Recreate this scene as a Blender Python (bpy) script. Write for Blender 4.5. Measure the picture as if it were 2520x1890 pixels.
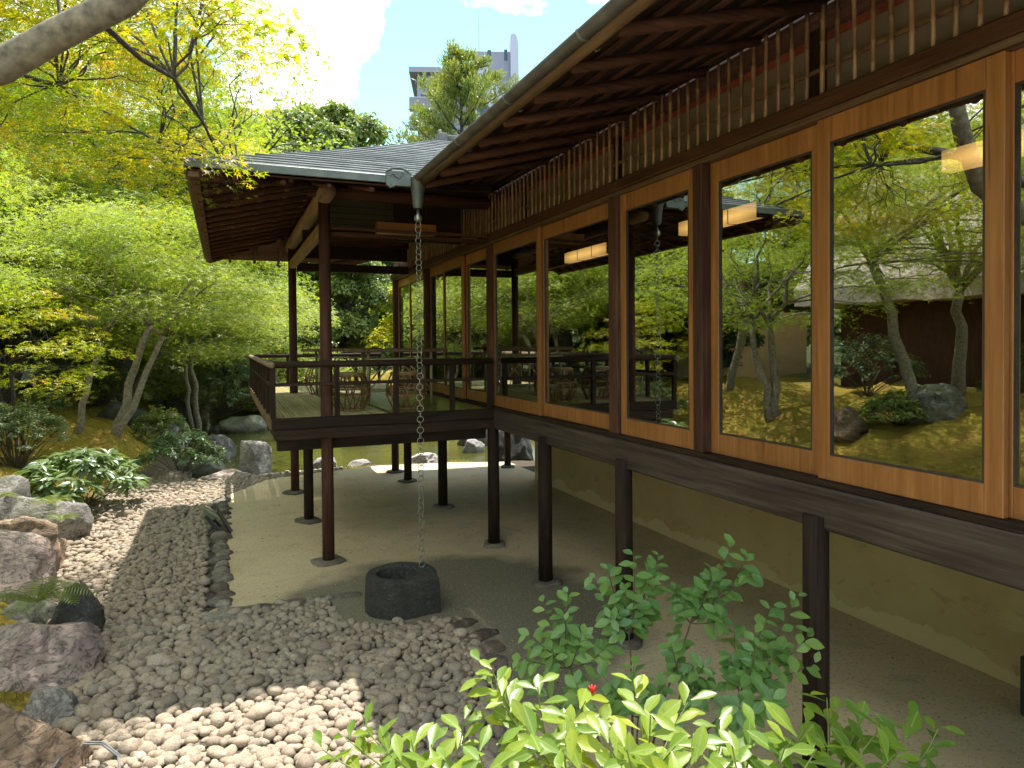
import bpy, bmesh, math, random
import numpy as np
from mathutils import Vector, Matrix, noise as mnoise

# ------------------------------------------------------------------ scene, camera, light
for _o in list(bpy.data.objects):
    bpy.data.objects.remove(_o)
S = bpy.context.scene
COL = S.collection
random.seed(7)
RNG = np.random.default_rng(11)
R = math.radians

cam_d = bpy.data.cameras.new('camera')
cam = bpy.data.objects.new('camera', cam_d)
COL.objects.link(cam)
cam_d.sensor_width = 36.0
cam_d.lens = 1700 / 2520 * 36
cam_d.shift_y = -71 / 2520
cam_d.clip_start = 0.05
cam_d.clip_end = 3000
cam.matrix_world = (Matrix.Translation((0, 0, 2.28)) @ Matrix.Rotation(R(-22.6), 4, 'Z')
                    @ Matrix.Rotation(R(89.0), 4, 'X') @ Matrix.Rotation(R(-0.48), 4, 'Z'))
S.camera = cam

SUN_DIR = Vector((0.75, 1.15, 3.70)).normalized()
SUN_EL = math.asin(SUN_DIR.z)
SUN_AZ = math.atan2(SUN_DIR.x, SUN_DIR.y)

W = bpy.data.worlds.new('World')
S.world = W
W.use_nodes = True
nt = W.node_tree
nt.nodes.clear()


def nd(tree, typ, **kw):
    n = tree.nodes.new(typ)
    for k, v in kw.items():
        if k.startswith('i_'):
            key = k[2:]
            key = int(key) if key.isdigit() else key.replace('_', ' ')
            n.inputs[key].default_value = v
        else:
            setattr(n, k, v)
    return n


def mixc(tree, fac, a, b, blend='MIX'):
    n = tree.nodes.new('ShaderNodeMix')
    n.data_type = 'RGBA'
    n.blend_type = blend
    for sock, v in ((n.inputs[0], fac), (n.inputs[6], a), (n.inputs[7], b)):
        if hasattr(v, 'links'):
            tree.links.new(v, sock)
        else:
            sock.default_value = v if not isinstance(v, tuple) or len(v) == 4 else (*v, 1)
    return n.outputs[2]


def math_n(tree, op, a, b=None):
    n = tree.nodes.new('ShaderNodeMath')
    n.operation = op
    for i, v in enumerate((a, b)):
        if v is None:
            continue
        if hasattr(v, 'links'):
            tree.links.new(v, n.inputs[i])
        else:
            n.inputs[i].default_value = v
    return n.outputs[0]


def maprange(tree, v, a, b, c=0.0, d=1.0):
    n = tree.nodes.new('ShaderNodeMapRange')
    n.inputs[1].default_value = a
    n.inputs[2].default_value = b
    n.inputs[3].default_value = c
    n.inputs[4].default_value = d
    tree.links.new(v, n.inputs[0])
    return n.outputs[0]


sky = nd(nt, 'ShaderNodeTexSky', sky_type='NISHITA', sun_disc=False)
sky.sun_elevation = SUN_EL
sky.sun_rotation = SUN_AZ
sky.air_density = 1.25
sky.dust_density = 0.1
sky.ozone_density = 1.2
tc = nd(nt, 'ShaderNodeTexCoord')
# cloud field: two scales of noise on the sky direction, plus one cumulus bank low in the north
mp = nd(nt, 'ShaderNodeMapping')
mp.inputs['Scale'].default_value = (1, 1, 1.5)
mp.inputs['Location'].default_value = (0.3, 5.2, 1.4)
nt.links.new(tc.outputs['Generated'], mp.inputs[0])
n1 = nd(nt, 'ShaderNodeTexNoise', i_Scale=2.6, i_Detail=9.0, i_Roughness=0.56)
nt.links.new(mp.outputs[0], n1.inputs['Vector'])
dst = nd(nt, 'ShaderNodeVectorMath', operation='DISTANCE')
dst.inputs[1].default_value = (0.108, 0.906, 0.409)
nt.links.new(tc.outputs['Generated'], dst.inputs[0])
bank = maprange(nt, dst.outputs['Value'], 0.02, 0.15, 0.20, 0.0)
fld = math_n(nt, 'ADD', n1.outputs[0], bank)
cl = maprange(nt, fld, 0.49, 0.60, 0.0, 0.96)
# tint the clear sky slightly towards the cyan of the photograph
skyc = mixc(nt, 1.0, sky.outputs[0], (0.74, 1.0, 0.86), 'MULTIPLY')
n2 = nd(nt, 'ShaderNodeTexNoise', i_Scale=9.0, i_Detail=6.0)
nt.links.new(mp.outputs[0], n2.inputs['Vector'])
cw = maprange(nt, n2.outputs[0], 0.30, 0.56, 2.4, 15.0)
cwc = nd(nt, 'ShaderNodeCombineColor')
for i in range(3):
    nt.links.new(cw, cwc.inputs[i])
cwarm = mixc(nt, 1.0, cwc.outputs[0], (1.0, 0.965, 0.90), 'MULTIPLY')
skymix = mixc(nt, cl, skyc, cwarm)
bg = nd(nt, 'ShaderNodeBackground', i_Strength=0.072)
nt.links.new(skymix, bg.inputs[0])
wo = nd(nt, 'ShaderNodeOutputWorld')
nt.links.new(bg.outputs[0], wo.inputs[0])

sl = bpy.data.lights.new('sun', 'SUN')
sl.energy = 2.0
sl.angle = R(0.6)
sl.color = (1.0, 0.955, 0.88)
so = bpy.data.objects.new('sun', sl)
COL.objects.link(so)
so.rotation_euler = SUN_DIR.to_track_quat('Z', 'Y').to_euler()

S.view_settings.view_transform = 'Standard'
S.view_settings.look = 'None'
S.view_settings.gamma = 1.0
S.view_settings.use_curve_mapping = False
S.view_settings.exposure = 2.42
S.render.engine = 'CYCLES'
S.cycles.use_denoising = True
S.cycles.max_bounces = 7
S.cycles.diffuse_bounces = 5
S.cycles.glossy_bounces = 4
S.cycles.transmission_bounces = 5
S.cycles.transparent_max_bounces = 8
S.cycles.caustics_reflective = False
S.cycles.caustics_refractive = False
S.cycles.sample_clamp_indirect = 6.0

# ------------------------------------------------------------------ materials
MATS = {}


def new_mat(name):
    m = bpy.data.materials.new(name)
    m.use_nodes = True
    t = m.node_tree
    t.nodes.clear()
    out = t.nodes.new('ShaderNodeOutputMaterial')
    p = t.nodes.new('ShaderNodeBsdfPrincipled')
    t.links.new(p.outputs[0], out.inputs[0])
    MATS[name] = m
    return m, t, p, out


def noise(t, vec, scale, detail=5.0, rough=0.55, dist=0.0):
    n = t.nodes.new('ShaderNodeTexNoise')
    n.inputs['Scale'].default_value = scale
    n.inputs['Detail'].default_value = detail
    n.inputs['Roughness'].default_value = rough
    n.inputs['Distortion'].default_value = dist
    if vec is not None:
        t.links.new(vec, n.inputs['Vector'])
    return n.outputs[0]


def objvec(t, scale=(1, 1, 1)):
    c = t.nodes.new('ShaderNodeTexCoord')
    m = t.nodes.new('ShaderNodeMapping')
    m.inputs['Scale'].default_value = scale
    t.links.new(c.outputs['Object'], m.inputs[0])
    return m.outputs[0]


def bump(t, p, h, strength=0.4, dist=0.01):
    b = t.nodes.new('ShaderNodeBump')
    b.inputs['Strength'].default_value = strength
    b.inputs['Distance'].default_value = dist
    t.links.new(h, b.inputs['Height'])
    t.links.new(b.outputs[0], p.inputs['Normal'])


def wood(name, dark, light, axis, rough=0.72, fine=60.0, spec=0.16):
    """wood with its grain running along the given axis, blotches of weathering on top"""
    m, t, p, o = new_mat(name)
    sc = {'X': (0.04, 1, 1), 'Y': (1, 0.04, 1), 'Z': (1, 1, 0.04)}[axis]
    v = objvec(t, sc)
    g = noise(t, v, fine, 4.0, 0.6, 0.3)
    b = noise(t, objvec(t, tuple(max(s, 0.3) for s in sc)), 4.0, 5.0)
    c = mixc(t, maprange(t, g, 0.3, 0.7), dark, light)
    c = mixc(t, maprange(t, b, 0.35, 0.7, 0.0, 0.55), c, dark)
    big = noise(t, objvec(t, tuple(max(s, 0.12) for s in sc)), 9.0, 6.0, 0.65)
    c = mixc(t, maprange(t, big, 0.55, 0.75, 0.0, 0.5), c, tuple(min(1.0, q * 1.5) for q in light))
    chk = noise(t, objvec(t, tuple(max(s, 0.02) for s in sc)), 22.0, 3.0, 0.5)
    c = mixc(t, maprange(t, chk, 0.66, 0.70, 0.0, 0.7), c, tuple(q * 0.35 for q in dark))
    # every piece has a slightly different tone
    oi = t.nodes.new('ShaderNodeObjectInfo')
    hv = t.nodes.new('ShaderNodeHueSaturation')
    t.links.new(maprange(t, oi.outputs['Random'], 0, 1, 0.78, 1.22), hv.inputs['Value'])
    t.links.new(c, hv.inputs['Color'])
    t.links.new(hv.outputs[0], p.inputs['Base Color'])
    p.inputs['Roughness'].default_value = rough
    p.inputs['Specular IOR Level'].default_value = spec
    bump(t, p, g, 0.25, 0.004)
    return m


for ax in 'XYZ':
    wood('dark_wood_' + ax, (0.014, 0.009, 0.007), (0.055, 0.030, 0.020), ax)
    wood('red_wood_' + ax, (0.040, 0.017, 0.013), (0.125, 0.058, 0.040), ax)
    wood('frame_wood_' + ax, (0.25, 0.092, 0.026), (0.42, 0.180, 0.062), ax, 0.45, 38.0, 0.4)
    wood('log_wood_' + ax, (0.11, 0.062, 0.036), (0.23, 0.145, 0.090), ax)
wood('lintel_wood', (0.055, 0.024, 0.015), (0.130, 0.058, 0.034), 'Y', 0.5)
wood('sill_wood', (0.028, 0.020, 0.018), (0.105, 0.075, 0.062), 'Y', 0.45, 35.0)
wood('grey_log', (0.22, 0.15, 0.10), (0.40, 0.29, 0.20), 'Y')
wood('deck_slat', (0.24, 0.20, 0.09), (0.44, 0.38, 0.19), 'Y', 0.5)
wood('deck_board', (0.11, 0.105, 0.04), (0.22, 0.20, 0.08), 'Y', 0.28, 50.0, 0.6)
wood('inner_floor', (0.20, 0.15, 0.08), (0.32, 0.25, 0.14), 'Y', 0.25, 40.0, 0.5)


def bamboo_mat(name, a, b):
    m, t, p, o = new_mat(name)
    n = noise(t, objvec(t, (1, 1, 0.3)), 18.0)
    oi = t.nodes.new('ShaderNodeObjectInfo')
    c = mixc(t, maprange(t, n, 0.3, 0.7), a, b)
    hv = t.nodes.new('ShaderNodeHueSaturation')
    t.links.new(maprange(t, oi.outputs['Random'], 0, 1, 0.65, 1.25), hv.inputs['Value'])
    t.links.new(c, hv.inputs['Color'])
    t.links.new(hv.outputs[0], p.inputs['Base Color'])
    p.inputs['Roughness'].default_value = 0.4
    return m


bamboo_mat('bamboo', (0.17, 0.090, 0.052), (0.33, 0.205, 0.125))
bamboo_mat('rattan', (0.16, 0.075, 0.03), (0.34, 0.19, 0.08))
bamboo_mat('bamboo_green', (0.24, 0.20, 0.09), (0.42, 0.36, 0.18))


def stone_mat(name, a, b, c3, scale=3.0, speck=40.0, moss=0.0, rough=0.85, bscale=0.5, rand=0.25):
    m, t, p, o = new_mat(name)
    v = objvec(t)
    n = noise(t, v, scale, 8.0, 0.62)
    s = noise(t, v, speck, 3.0, 0.6)
    c = mixc(t, maprange(t, n, 0.32, 0.68), a, b)
    c = mixc(t, maprange(t, s, 0.56, 0.66, 0, 0.75), c, c3)
    if moss > 0:
        g = t.nodes.new('ShaderNodeNewGeometry')
        sx = t.nodes.new('ShaderNodeSeparateXYZ')
        t.links.new(g.outputs['Normal'], sx.inputs[0])
        mm = math_n(t, 'MULTIPLY', maprange(t, sx.outputs[2], 0.3, 0.95), maprange(t, noise(t, v, 5.0, 6.0), 0.48, 0.60))
        c = mixc(t, math_n(t, 'MULTIPLY', mm, moss), c, (0.11, 0.12, 0.03))
    vn = noise(t, objvec(t, (1, 1, 1.9)), scale * 1.7, 5.0, 0.6, 1.6)
    va = math_n(t, 'ABSOLUTE', math_n(t, 'SUBTRACT', vn, 0.5))
    c = mixc(t, maprange(t, va, 0.0, 0.035, 0.75, 0.0), c, c3)
    oi = t.nodes.new('ShaderNodeObjectInfo')
    hv = t.nodes.new('ShaderNodeHueSaturation')
    t.links.new(maprange(t, oi.outputs['Random'], 0, 1, 1 - rand, 1 + rand), hv.inputs['Value'])
    t.links.new(c, hv.inputs['Color'])
    t.links.new(hv.outputs[0], p.inputs['Base Color'])
    p.inputs['Roughness'].default_value = rough
    hh = math_n(t, 'ADD', math_n(t, 'ADD', n, math_n(t, 'MULTIPLY', s, 0.35)), maprange(t, va, 0.0, 0.06, 0.0, 0.5))
    bump(t, p, hh, bscale, 0.03)
    return m


stone_mat('boulder_pink', (0.221, 0.159, 0.135), (0.546, 0.420, 0.363), (0.09, 0.075, 0.07), 2.6, 24.0, 0.25)
stone_mat('boulder_brown', (0.125, 0.080, 0.051), (0.425, 0.294, 0.191), (0.05, 0.04, 0.035), 3.2, 20.0, 0.15)
stone_mat('boulder_grey', (0.149, 0.135, 0.119), (0.414, 0.383, 0.342), (0.07, 0.066, 0.06), 3.0, 26.0, 0.5)
stone_mat('boulder_dark', (0.030, 0.028, 0.028), (0.105, 0.10, 0.095), (0.02, 0.02, 0.02), 3.0, 24.0, 0.35)
stone_mat('boulder_mossy', (0.07, 0.066, 0.055), (0.23, 0.22, 0.18), (0.045, 0.05, 0.025), 2.6, 20.0, 0.9)
stone_mat('boulder_pale', (0.30, 0.27, 0.25), (0.56, 0.51, 0.48), (0.2, 0.18, 0.17), 3.0, 26.0, 0.1)
stone_mat('edging_brown', (0.115, 0.075, 0.055), (0.20, 0.15, 0.115), (0.07, 0.06, 0.05), 5.0, 50.0, 0.0, rand=0.4)
stone_mat('edging_grey', (0.165, 0.145, 0.112), (0.31, 0.275, 0.22), (0.10, 0.088, 0.07), 6.0, 60.0, 0.0, rand=0.35)
stone_mat('basin_stone', (0.028, 0.025, 0.022), (0.085, 0.078, 0.068), (0.15, 0.14, 0.12), 9.0, 70.0, 0.0, 0.9, 0.9)
stone_mat('base_stone', (0.13, 0.10, 0.075), (0.25, 0.21, 0.16), (0.08, 0.07, 0.06), 6.0, 50.0)


def pebble_mat():
    m, t, p, o = new_mat('pebble')
    v = objvec(t)
    g = t.nodes.new('ShaderNodeNewGeometry')
    rnd = g.outputs['Random Per Island']
    oi = t.nodes.new('ShaderNodeObjectInfo')
    rr = math_n(t, 'FRACT', math_n(t, 'ADD', rnd, math_n(t, 'MULTIPLY', oi.outputs['Random'], 7.31)))
    cr = t.nodes.new('ShaderNodeValToRGB')
    els = cr.color_ramp.elements
    els[0].position = 0.0
    els[0].color = (0.222, 0.168, 0.118, 1)
    els[1].position = 1.0
    els[1].color = (0.484, 0.391, 0.287, 1)
    for pos, col in ((0.25, (0.329, 0.261, 0.190, 1)), (0.5, (0.416, 0.325, 0.235, 1)), (0.75, (0.367, 0.284, 0.198, 1)), (0.93, (0.281, 0.237, 0.186, 1))):
        e = els.new(pos)
        e.color = col
    t.links.new(rr, cr.inputs[0])
    gp = t.nodes.new('ShaderNodeNewGeometry')
    s = noise(t, gp.outputs['Position'], 95.0, 3.0, 0.7)
    c = mixc(t, maprange(t, s, 0.52, 0.62, 0, 0.72), cr.outputs[0], (0.14, 0.115, 0.095))
    b = noise(t, gp.outputs['Position'], 30.0, 3.0)
    c = mixc(t, maprange(t, b, 0.5, 0.75, 0, 0.3), c, (0.25, 0.215, 0.185))
    t.links.new(c, p.inputs['Base Color'])
    p.inputs['Roughness'].default_value = 0.82
    bump(t, p, s, 0.45, 0.006)


pebble_mat()


def plain(name, col, rough=0.5, metal=0.0, nscale=12.0, var=0.35, bmp=0.1, spec=0.5):
    m, t, p, o = new_mat(name)
    n = noise(t, objvec(t), nscale, 6.0)
    d = tuple(c * (1 - var) for c in col)
    l = tuple(min(1, c * (1 + var)) for c in col)
    t.links.new(mixc(t, maprange(t, n, 0.3, 0.7), d, l), p.inputs['Base Color'])
    p.inputs['Roughness'].default_value = rough
    p.inputs['Metallic'].default_value = metal
    p.inputs['Specular IOR Level'].default_value = spec
    if bmp:
        bump(t, p, n, bmp, 0.01)
    return m


plain('copper_gutter', (0.062, 0.052, 0.042), 0.5, 0.35, 7.0, 0.4)
plain('copper_trim', (0.105, 0.12, 0.112), 0.5, 0.25, 8.0, 0.3)
plain('chain_metal', (0.34, 0.36, 0.32), 0.35, 0.85, 30.0, 0.3, 0.0)
plain('roof_slate', (0.125, 0.135, 0.138), 0.75, 0.0, 5.0, 0.35, 0.2, 0.25)
plain('ridge_tile', (0.15, 0.148, 0.146), 0.7, 0.0, 9.0, 0.4, 0.1, 0.3)
plain('red_plaster', (0.23, 0.050, 0.035), 0.7)
plain('screen_grey', (0.20, 0.155, 0.125), 0.8, 0.0, 2.0, 0.2)
plain('black_paint', (0.012, 0.012, 0.013), 0.5)
plain('green_paint', (0.19, 0.205, 0.135), 0.45, 0.1, 14.0, 0.2)
plain('dark_green_paint', (0.020, 0.028, 0.026), 0.45)
plain('cable_grey', (0.16, 0.16, 0.165), 0.7)
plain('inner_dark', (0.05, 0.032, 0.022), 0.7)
plain('white_plaster', (0.62, 0.57, 0.48), 0.85, 0.0, 3.0, 0.1)
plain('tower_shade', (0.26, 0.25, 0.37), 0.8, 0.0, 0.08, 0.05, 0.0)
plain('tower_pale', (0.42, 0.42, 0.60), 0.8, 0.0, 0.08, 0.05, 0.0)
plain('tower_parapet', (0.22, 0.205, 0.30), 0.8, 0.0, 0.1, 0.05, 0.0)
plain('tower_glass', (0.07, 0.08, 0.11), 0.15, 0.0, 0.2, 0.2, 0.0)
plain('bark_grey', (0.20, 0.165, 0.125), 0.9, 0.0, 22.0, 0.55, 0.6)
plain('bark_pale', (0.19, 0.160, 0.125), 0.9, 0.0, 16.0, 0.5, 0.6)
plain('bark_dark', (0.055, 0.046, 0.040), 0.9, 0.0, 20.0, 0.5, 0.6)
plain('twig', (0.085, 0.060, 0.035), 0.8, 0.0, 30.0, 0.4, 0.2)
plain('green_stem', (0.14, 0.16, 0.04), 0.6, 0.0, 30.0, 0.3, 0.0)
plain('rubber_black', (0.015, 0.015, 0.016), 0.6)
plain('flower_red', (0.55, 0.03, 0.02), 0.5, 0.0, 30.0, 0.3, 0.0)


def leaf_mat(name, ramp, trans_mul=(1.7, 1.8, 0.6), tw=0.45, rough=0.42, spec=0.4, veins=False):
    """leaf: diffuse front with soft sheen, coloured light coming through; each leaf its own tone"""
    m, t, p, o = new_mat(name)
    g = t.nodes.new('ShaderNodeNewGeometry')
    oi = t.nodes.new('ShaderNodeObjectInfo')
    rr = math_n(t, 'FRACT', math_n(t, 'ADD', g.outputs['Random Per Island'], math_n(t, 'MULTIPLY', oi.outputs['Random'], 5.7)))
    # branches differ from each other as well as single leaves
    gp = noise(t, g.outputs['Position'], 0.9, 3.0)
    r2 = math_n(t, 'ADD', math_n(t, 'MULTIPLY', rr, 0.45), maprange(t, gp, 0.3, 0.7, 0.0, 0.55))
    cr = t.nodes.new('ShaderNodeValToRGB')
    els = cr.color_ramp.elements
    els[0].position, els[0].color = ramp[0][0], (*ramp[0][1], 1)
    els[1].position, els[1].color = ramp[-1][0], (*ramp[-1][1], 1)
    for pos, col in ramp[1:-1]:
        e = els.new(pos)
        e.color = (*col, 1)
    t.links.new(r2, cr.inputs[0])
    colr = cr.outputs[0]
    if veins:
        oc = t.nodes.new('ShaderNodeTexCoord')
        sp_ = t.nodes.new('ShaderNodeSeparateXYZ')
        t.links.new(oc.outputs['Object'], sp_.inputs[0])
        ax_ = math_n(t, 'ABSOLUTE', sp_.outputs[0])
        mid = maprange(t, ax_, 0.008, 0.028, 0.55, 0.0)
        ph = math_n(t, 'SUBTRACT', math_n(t, 'MULTIPLY', sp_.outputs[1], 9.0), math_n(t, 'MULTIPLY', ax_, 12.0))
        sd = maprange(t, math_n(t, 'ABSOLUTE', math_n(t, 'SUBTRACT', math_n(t, 'FRACT', ph), 0.5)), 0.0, 0.10, 0.28, 0.0)
        colr = mixc(t, math_n(t, 'MAXIMUM', mid, sd), colr, (0.34, 0.40, 0.13))
        blot = noise(t, g.outputs['Position'], 60.0, 4.0)
        colr = mixc(t, maprange(t, blot, 0.60, 0.72, 0.0, 0.45), colr, (0.10, 0.085, 0.03))
    t.links.new(colr, p.inputs['Base Color'])
    p.inputs['Roughness'].default_value = rough
    p.inputs['Specular IOR Level'].default_value = spec
    tr = t.nodes.new('ShaderNodeBsdfTranslucent')
    t.links.new(mixc(t, 1.0, colr, trans_mul, 'MULTIPLY'), tr.inputs[0])
    ms = t.nodes.new('ShaderNodeMixShader')
    ms.inputs[0].default_value = tw
    t.links.new(p.outputs[0], ms.inputs[1])
    t.links.new(tr.outputs[0], ms.inputs[2])
    t.links.new(ms.outputs[0], o.inputs[0])
    return m


leaf_mat('maple_yellow', [(0.0, (0.163, 0.250, 0.025)), (0.35, (0.275, 0.338, 0.027)), (0.7, (0.413, 0.388, 0.031)), (0.88, (0.525, 0.350, 0.037)), (1.0, (0.550, 0.213, 0.037))], (1.6, 1.6, 0.5), 0.5)
leaf_mat('maple_near', [(0.0, (0.085, 0.145, 0.016)), (0.35, (0.19, 0.23, 0.018)), (0.62, (0.33, 0.29, 0.020)), (0.84, (0.43, 0.28, 0.022)), (1.0, (0.45, 0.17, 0.025))], (1.75, 1.85, 0.5), 0.5)
leaf_mat('maple_green', [(0.0, (0.125, 0.205, 0.036)), (0.5, (0.231, 0.299, 0.049)), (1.0, (0.392, 0.394, 0.058))], (1.7, 1.7, 0.5), 0.45, 0.5, 0.22)
leaf_mat('maple_pale', [(0.0, (0.172, 0.244, 0.063)), (0.5, (0.292, 0.335, 0.085)), (1.0, (0.447, 0.426, 0.078))], (1.4, 1.5, 0.5), 0.45, 0.5, 0.22)
leaf_mat('leaf_mid', [(0.0, (0.099, 0.154, 0.055)), (0.5, (0.188, 0.236, 0.074)), (1.0, (0.329, 0.326, 0.087))], (1.5, 1.6, 0.5), 0.35)
leaf_mat('leaf_dark', [(0.0, (0.031, 0.059, 0.026)), (0.5, (0.062, 0.098, 0.041)), (1.0, (0.116, 0.140, 0.050))], (1.5, 1.6, 0.6), 0.3)
leaf_mat('leaf_silver', [(0.0, (0.112, 0.163, 0.088)), (0.5, (0.200, 0.250, 0.138)), (1.0, (0.312, 0.350, 0.188))], (1.3, 1.4, 0.6), 0.35)
leaf_mat('leaf_conifer', [(0.0, (0.095, 0.161, 0.050)), (0.5, (0.210, 0.255, 0.067)), (1.0, (0.399, 0.359, 0.090))], (1.4, 1.4, 0.5), 0.3)
leaf_mat('leaf_glossy', [(0.0, (0.066, 0.143, 0.022)), (0.45, (0.132, 0.220, 0.028)), (0.8, (0.242, 0.319, 0.033)), (1.0, (0.363, 0.385, 0.033))], (1.6, 1.7, 0.45), 0.4, 0.36, 0.45, True)
leaf_mat('leaf_camellia', [(0.0, (0.083, 0.185, 0.067)), (0.5, (0.176, 0.306, 0.094)), (1.0, (0.328, 0.438, 0.104))], (1.6, 1.7, 0.5), 0.35, 0.3, 0.5, True)
leaf_mat('leaf_lance', [(0.0, (0.058, 0.111, 0.042)), (0.5, (0.130, 0.195, 0.078)), (1.0, (0.273, 0.325, 0.156))], (1.4, 1.5, 0.6), 0.35, 0.3, 0.55)
leaf_mat('fern_green', [(0.0, (0.09, 0.14, 0.025)), (0.5, (0.16, 0.21, 0.035)), (1.0, (0.26, 0.27, 0.045))], (1.6, 1.6, 0.5), 0.45)
leaf_mat('moss_blade', [(0.0, (0.11, 0.115, 0.02)), (0.35, (0.21, 0.185, 0.03)), (0.65, (0.34, 0.26, 0.05)), (0.85, (0.36, 0.20, 0.05)), (1.0, (0.26, 0.12, 0.04))], (1.3, 1.3, 0.5), 0.3, 0.7, 0.2)
leaf_mat('dry_grass', [(0.0, (0.20, 0.20, 0.05)), (0.5, (0.33, 0.27, 0.09)), (1.0, (0.40, 0.32, 0.14))], (1.2, 1.2, 0.6), 0.3, 0.7, 0.2)


def plaster_mat():
    m, t, p, o = new_mat('ochre_plaster')
    v = objvec(t)
    n = noise(t, v, 1.3, 8.0, 0.6)
    f = noise(t, objvec(t, (1, 1, 1.6)), 5.5, 7.0, 0.62, 0.6)
    fine = noise(t, v, 90.0, 3.0)
    c = mixc(t, maprange(t, n, 0.3, 0.7), (0.47, 0.325, 0.15), (0.60, 0.44, 0.225))
    c = mixc(t, maprange(t, f, 0.60, 0.66, 0.0, 0.5), c, (0.36, 0.23, 0.10))
    # a paler band of bared render with a ragged upper edge along the foot of the wall
    gp = t.nodes.new('ShaderNodeNewGeometry')
    sx = t.nodes.new('ShaderNodeSeparateXYZ')
    t.links.new(gp.outputs['Position'], sx.inputs[0])
    e = math_n(t, 'ADD', sx.outputs[2], math_n(t, 'MULTIPLY', noise(t, objvec(t, (1, 1, 0.5)), 2.2, 7.0, 0.6), -0.55))
    c = mixc(t, maprange(t, e, -0.125, -0.115, 0.85, 0.0), c, (0.66, 0.52, 0.28))
    c = mixc(t, maprange(t, fine, 0.55, 0.75, 0, 0.25), c, (0.20, 0.125, 0.055))
    t.links.new(c, p.inputs['Base Color'])
    p.inputs['Roughness'].default_value = 0.9
    bump(t, p, math_n(t, 'ADD', math_n(t, 'ADD', f, n), math_n(t, 'MULTIPLY', fine, 0.5)), 0.6, 0.015)


plaster_mat()


def apron_mat():
    m, t, p, o = new_mat('apron_concrete')
    gp = t.nodes.new('ShaderNodeNewGeometry')
    v = gp.outputs['Position']
    n = noise(t, v, 1.1, 7.0, 0.6)
    s = noise(t, v, 62.0, 3.0, 0.75)
    s2 = noise(t, v, 38.0, 4.0, 0.75)
    c = mixc(t, maprange(t, n, 0.3, 0.7), (0.57, 0.425, 0.245), (0.68, 0.53, 0.33))
    # damp, algae-dark ring where the rain chain splashes
    d = t.nodes.new('ShaderNodeVectorMath')
    d.operation = 'DISTANCE'
    d.inputs[1].default_value = (1.65, 5.4, 0.0)
    t.links.new(v, d.inputs[0])
    dd = math_n(t, 'ADD', d.outputs['Value'], math_n(t, 'MULTIPLY', noise(t, v, 1.6, 5.0), -0.9))
    c = mixc(t, maprange(t, dd, 1.0, 1.3, 0.8, 0.0), c, (0.085, 0.083, 0.060))
    c = mixc(t, maprange(t, s, 0.57, 0.66, 0, 0.6), c, (0.66, 0.62, 0.52))
    c = mixc(t, maprange(t, s2, 0.54, 0.66, 0, 0.6), c, (0.15, 0.125, 0.08))
    vo = t.nodes.new('ShaderNodeTexVoronoi')
    vo.feature = 'DISTANCE_TO_EDGE'
    vo.inputs['Scale'].default_value = 0.34
    wv = t.nodes.new('ShaderNodeVectorMath')
    wv.operation = 'ADD'
    nz = t.nodes.new('ShaderNodeTexNoise')
    nz.inputs['Scale'].default_value = 2.5
    nz.inputs['Detail'].default_value = 6.0
    t.links.new(v, nz.inputs['Vector'])
    t.links.new(v, wv.inputs[0])
    t.links.new(nz.outputs['Color'], wv.inputs[1])
    t.links.new(wv.outputs[0], vo.inputs['Vector'])
    crk = maprange(t, vo.outputs['Distance'], 0.0, 0.004, 0.28, 0.0)
    c = mixc(t, crk, c, (0.10, 0.085, 0.06))
    d2 = noise(t, v, 3.3, 6.0, 0.65)
    c = mixc(t, maprange(t, d2, 0.55, 0.72, 0.0, 0.4), c, (0.22, 0.19, 0.12))
    t.links.new(c, p.inputs['Base Color'])
    p.inputs['Roughness'].default_value = 0.85
    bump(t, p, math_n(t, 'SUBTRACT', math_n(t, 'ADD', s, s2), math_n(t, 'MULTIPLY', crk, 3.0)), 0.5, 0.005)


apron_mat()


def ground_mat():
    m, t, p, o = new_mat('mossy_ground')
    gp = t.nodes.new('ShaderNodeNewGeometry')
    v = gp.outputs['Position']
    n = noise(t, v, 0.55, 7.0, 0.6)
    k = noise(t, v, 2.1, 7.0, 0.6)
    s = noise(t, v, 28.0, 5.0, 0.7)
    c = mixc(t, maprange(t, n, 0.36, 0.62), (0.200, 0.165, 0.026), (0.300, 0.215, 0.034))
    c = mixc(t, maprange(t, k, 0.50, 0.66, 0, 0.8), c, (0.240, 0.125, 0.034))
    c = mixc(t, maprange(t, s, 0.50, 0.68, 0, 0.6), c, (0.060, 0.058, 0.014))
    sx = t.nodes.new('ShaderNodeSeparateXYZ')
    t.links.new(v, sx.inputs[0])
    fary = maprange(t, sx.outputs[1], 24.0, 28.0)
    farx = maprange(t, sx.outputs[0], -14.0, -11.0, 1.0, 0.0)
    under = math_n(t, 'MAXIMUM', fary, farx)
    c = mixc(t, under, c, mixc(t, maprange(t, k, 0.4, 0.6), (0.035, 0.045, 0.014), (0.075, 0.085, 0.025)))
    low = maprange(t, sx.outputs[2], 0.02, 0.10, 1.0, 0.0)
    c = mixc(t, low, c, (0.085, 0.066, 0.046))
    t.links.new(c, p.inputs['Base Color'])
    p.inputs['Roughness'].default_value = 0.95
    p.inputs['Specular IOR Level'].default_value = 0.15
    bump(t, p, s, 0.9, 0.03)


ground_mat()


def water_mat():
    m, t, p, o = new_mat('pond_water')
    v = objvec(t, (0.55, 1.5, 1))
    n = noise(t, v, 5.0, 4.0, 0.55, 0.4)
    k = noise(t, v, 0.35, 4.0)
    t.links.new(mixc(t, maprange(t, k, 0.35, 0.65), (0.046, 0.050, 0.011), (0.075, 0.072, 0.015)), p.inputs['Base Color'])
    p.inputs['Roughness'].default_value = 0.06
    p.inputs['IOR'].default_value = 1.33
    bump(t, p, n, 0.35, 0.05)


water_mat()


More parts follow.
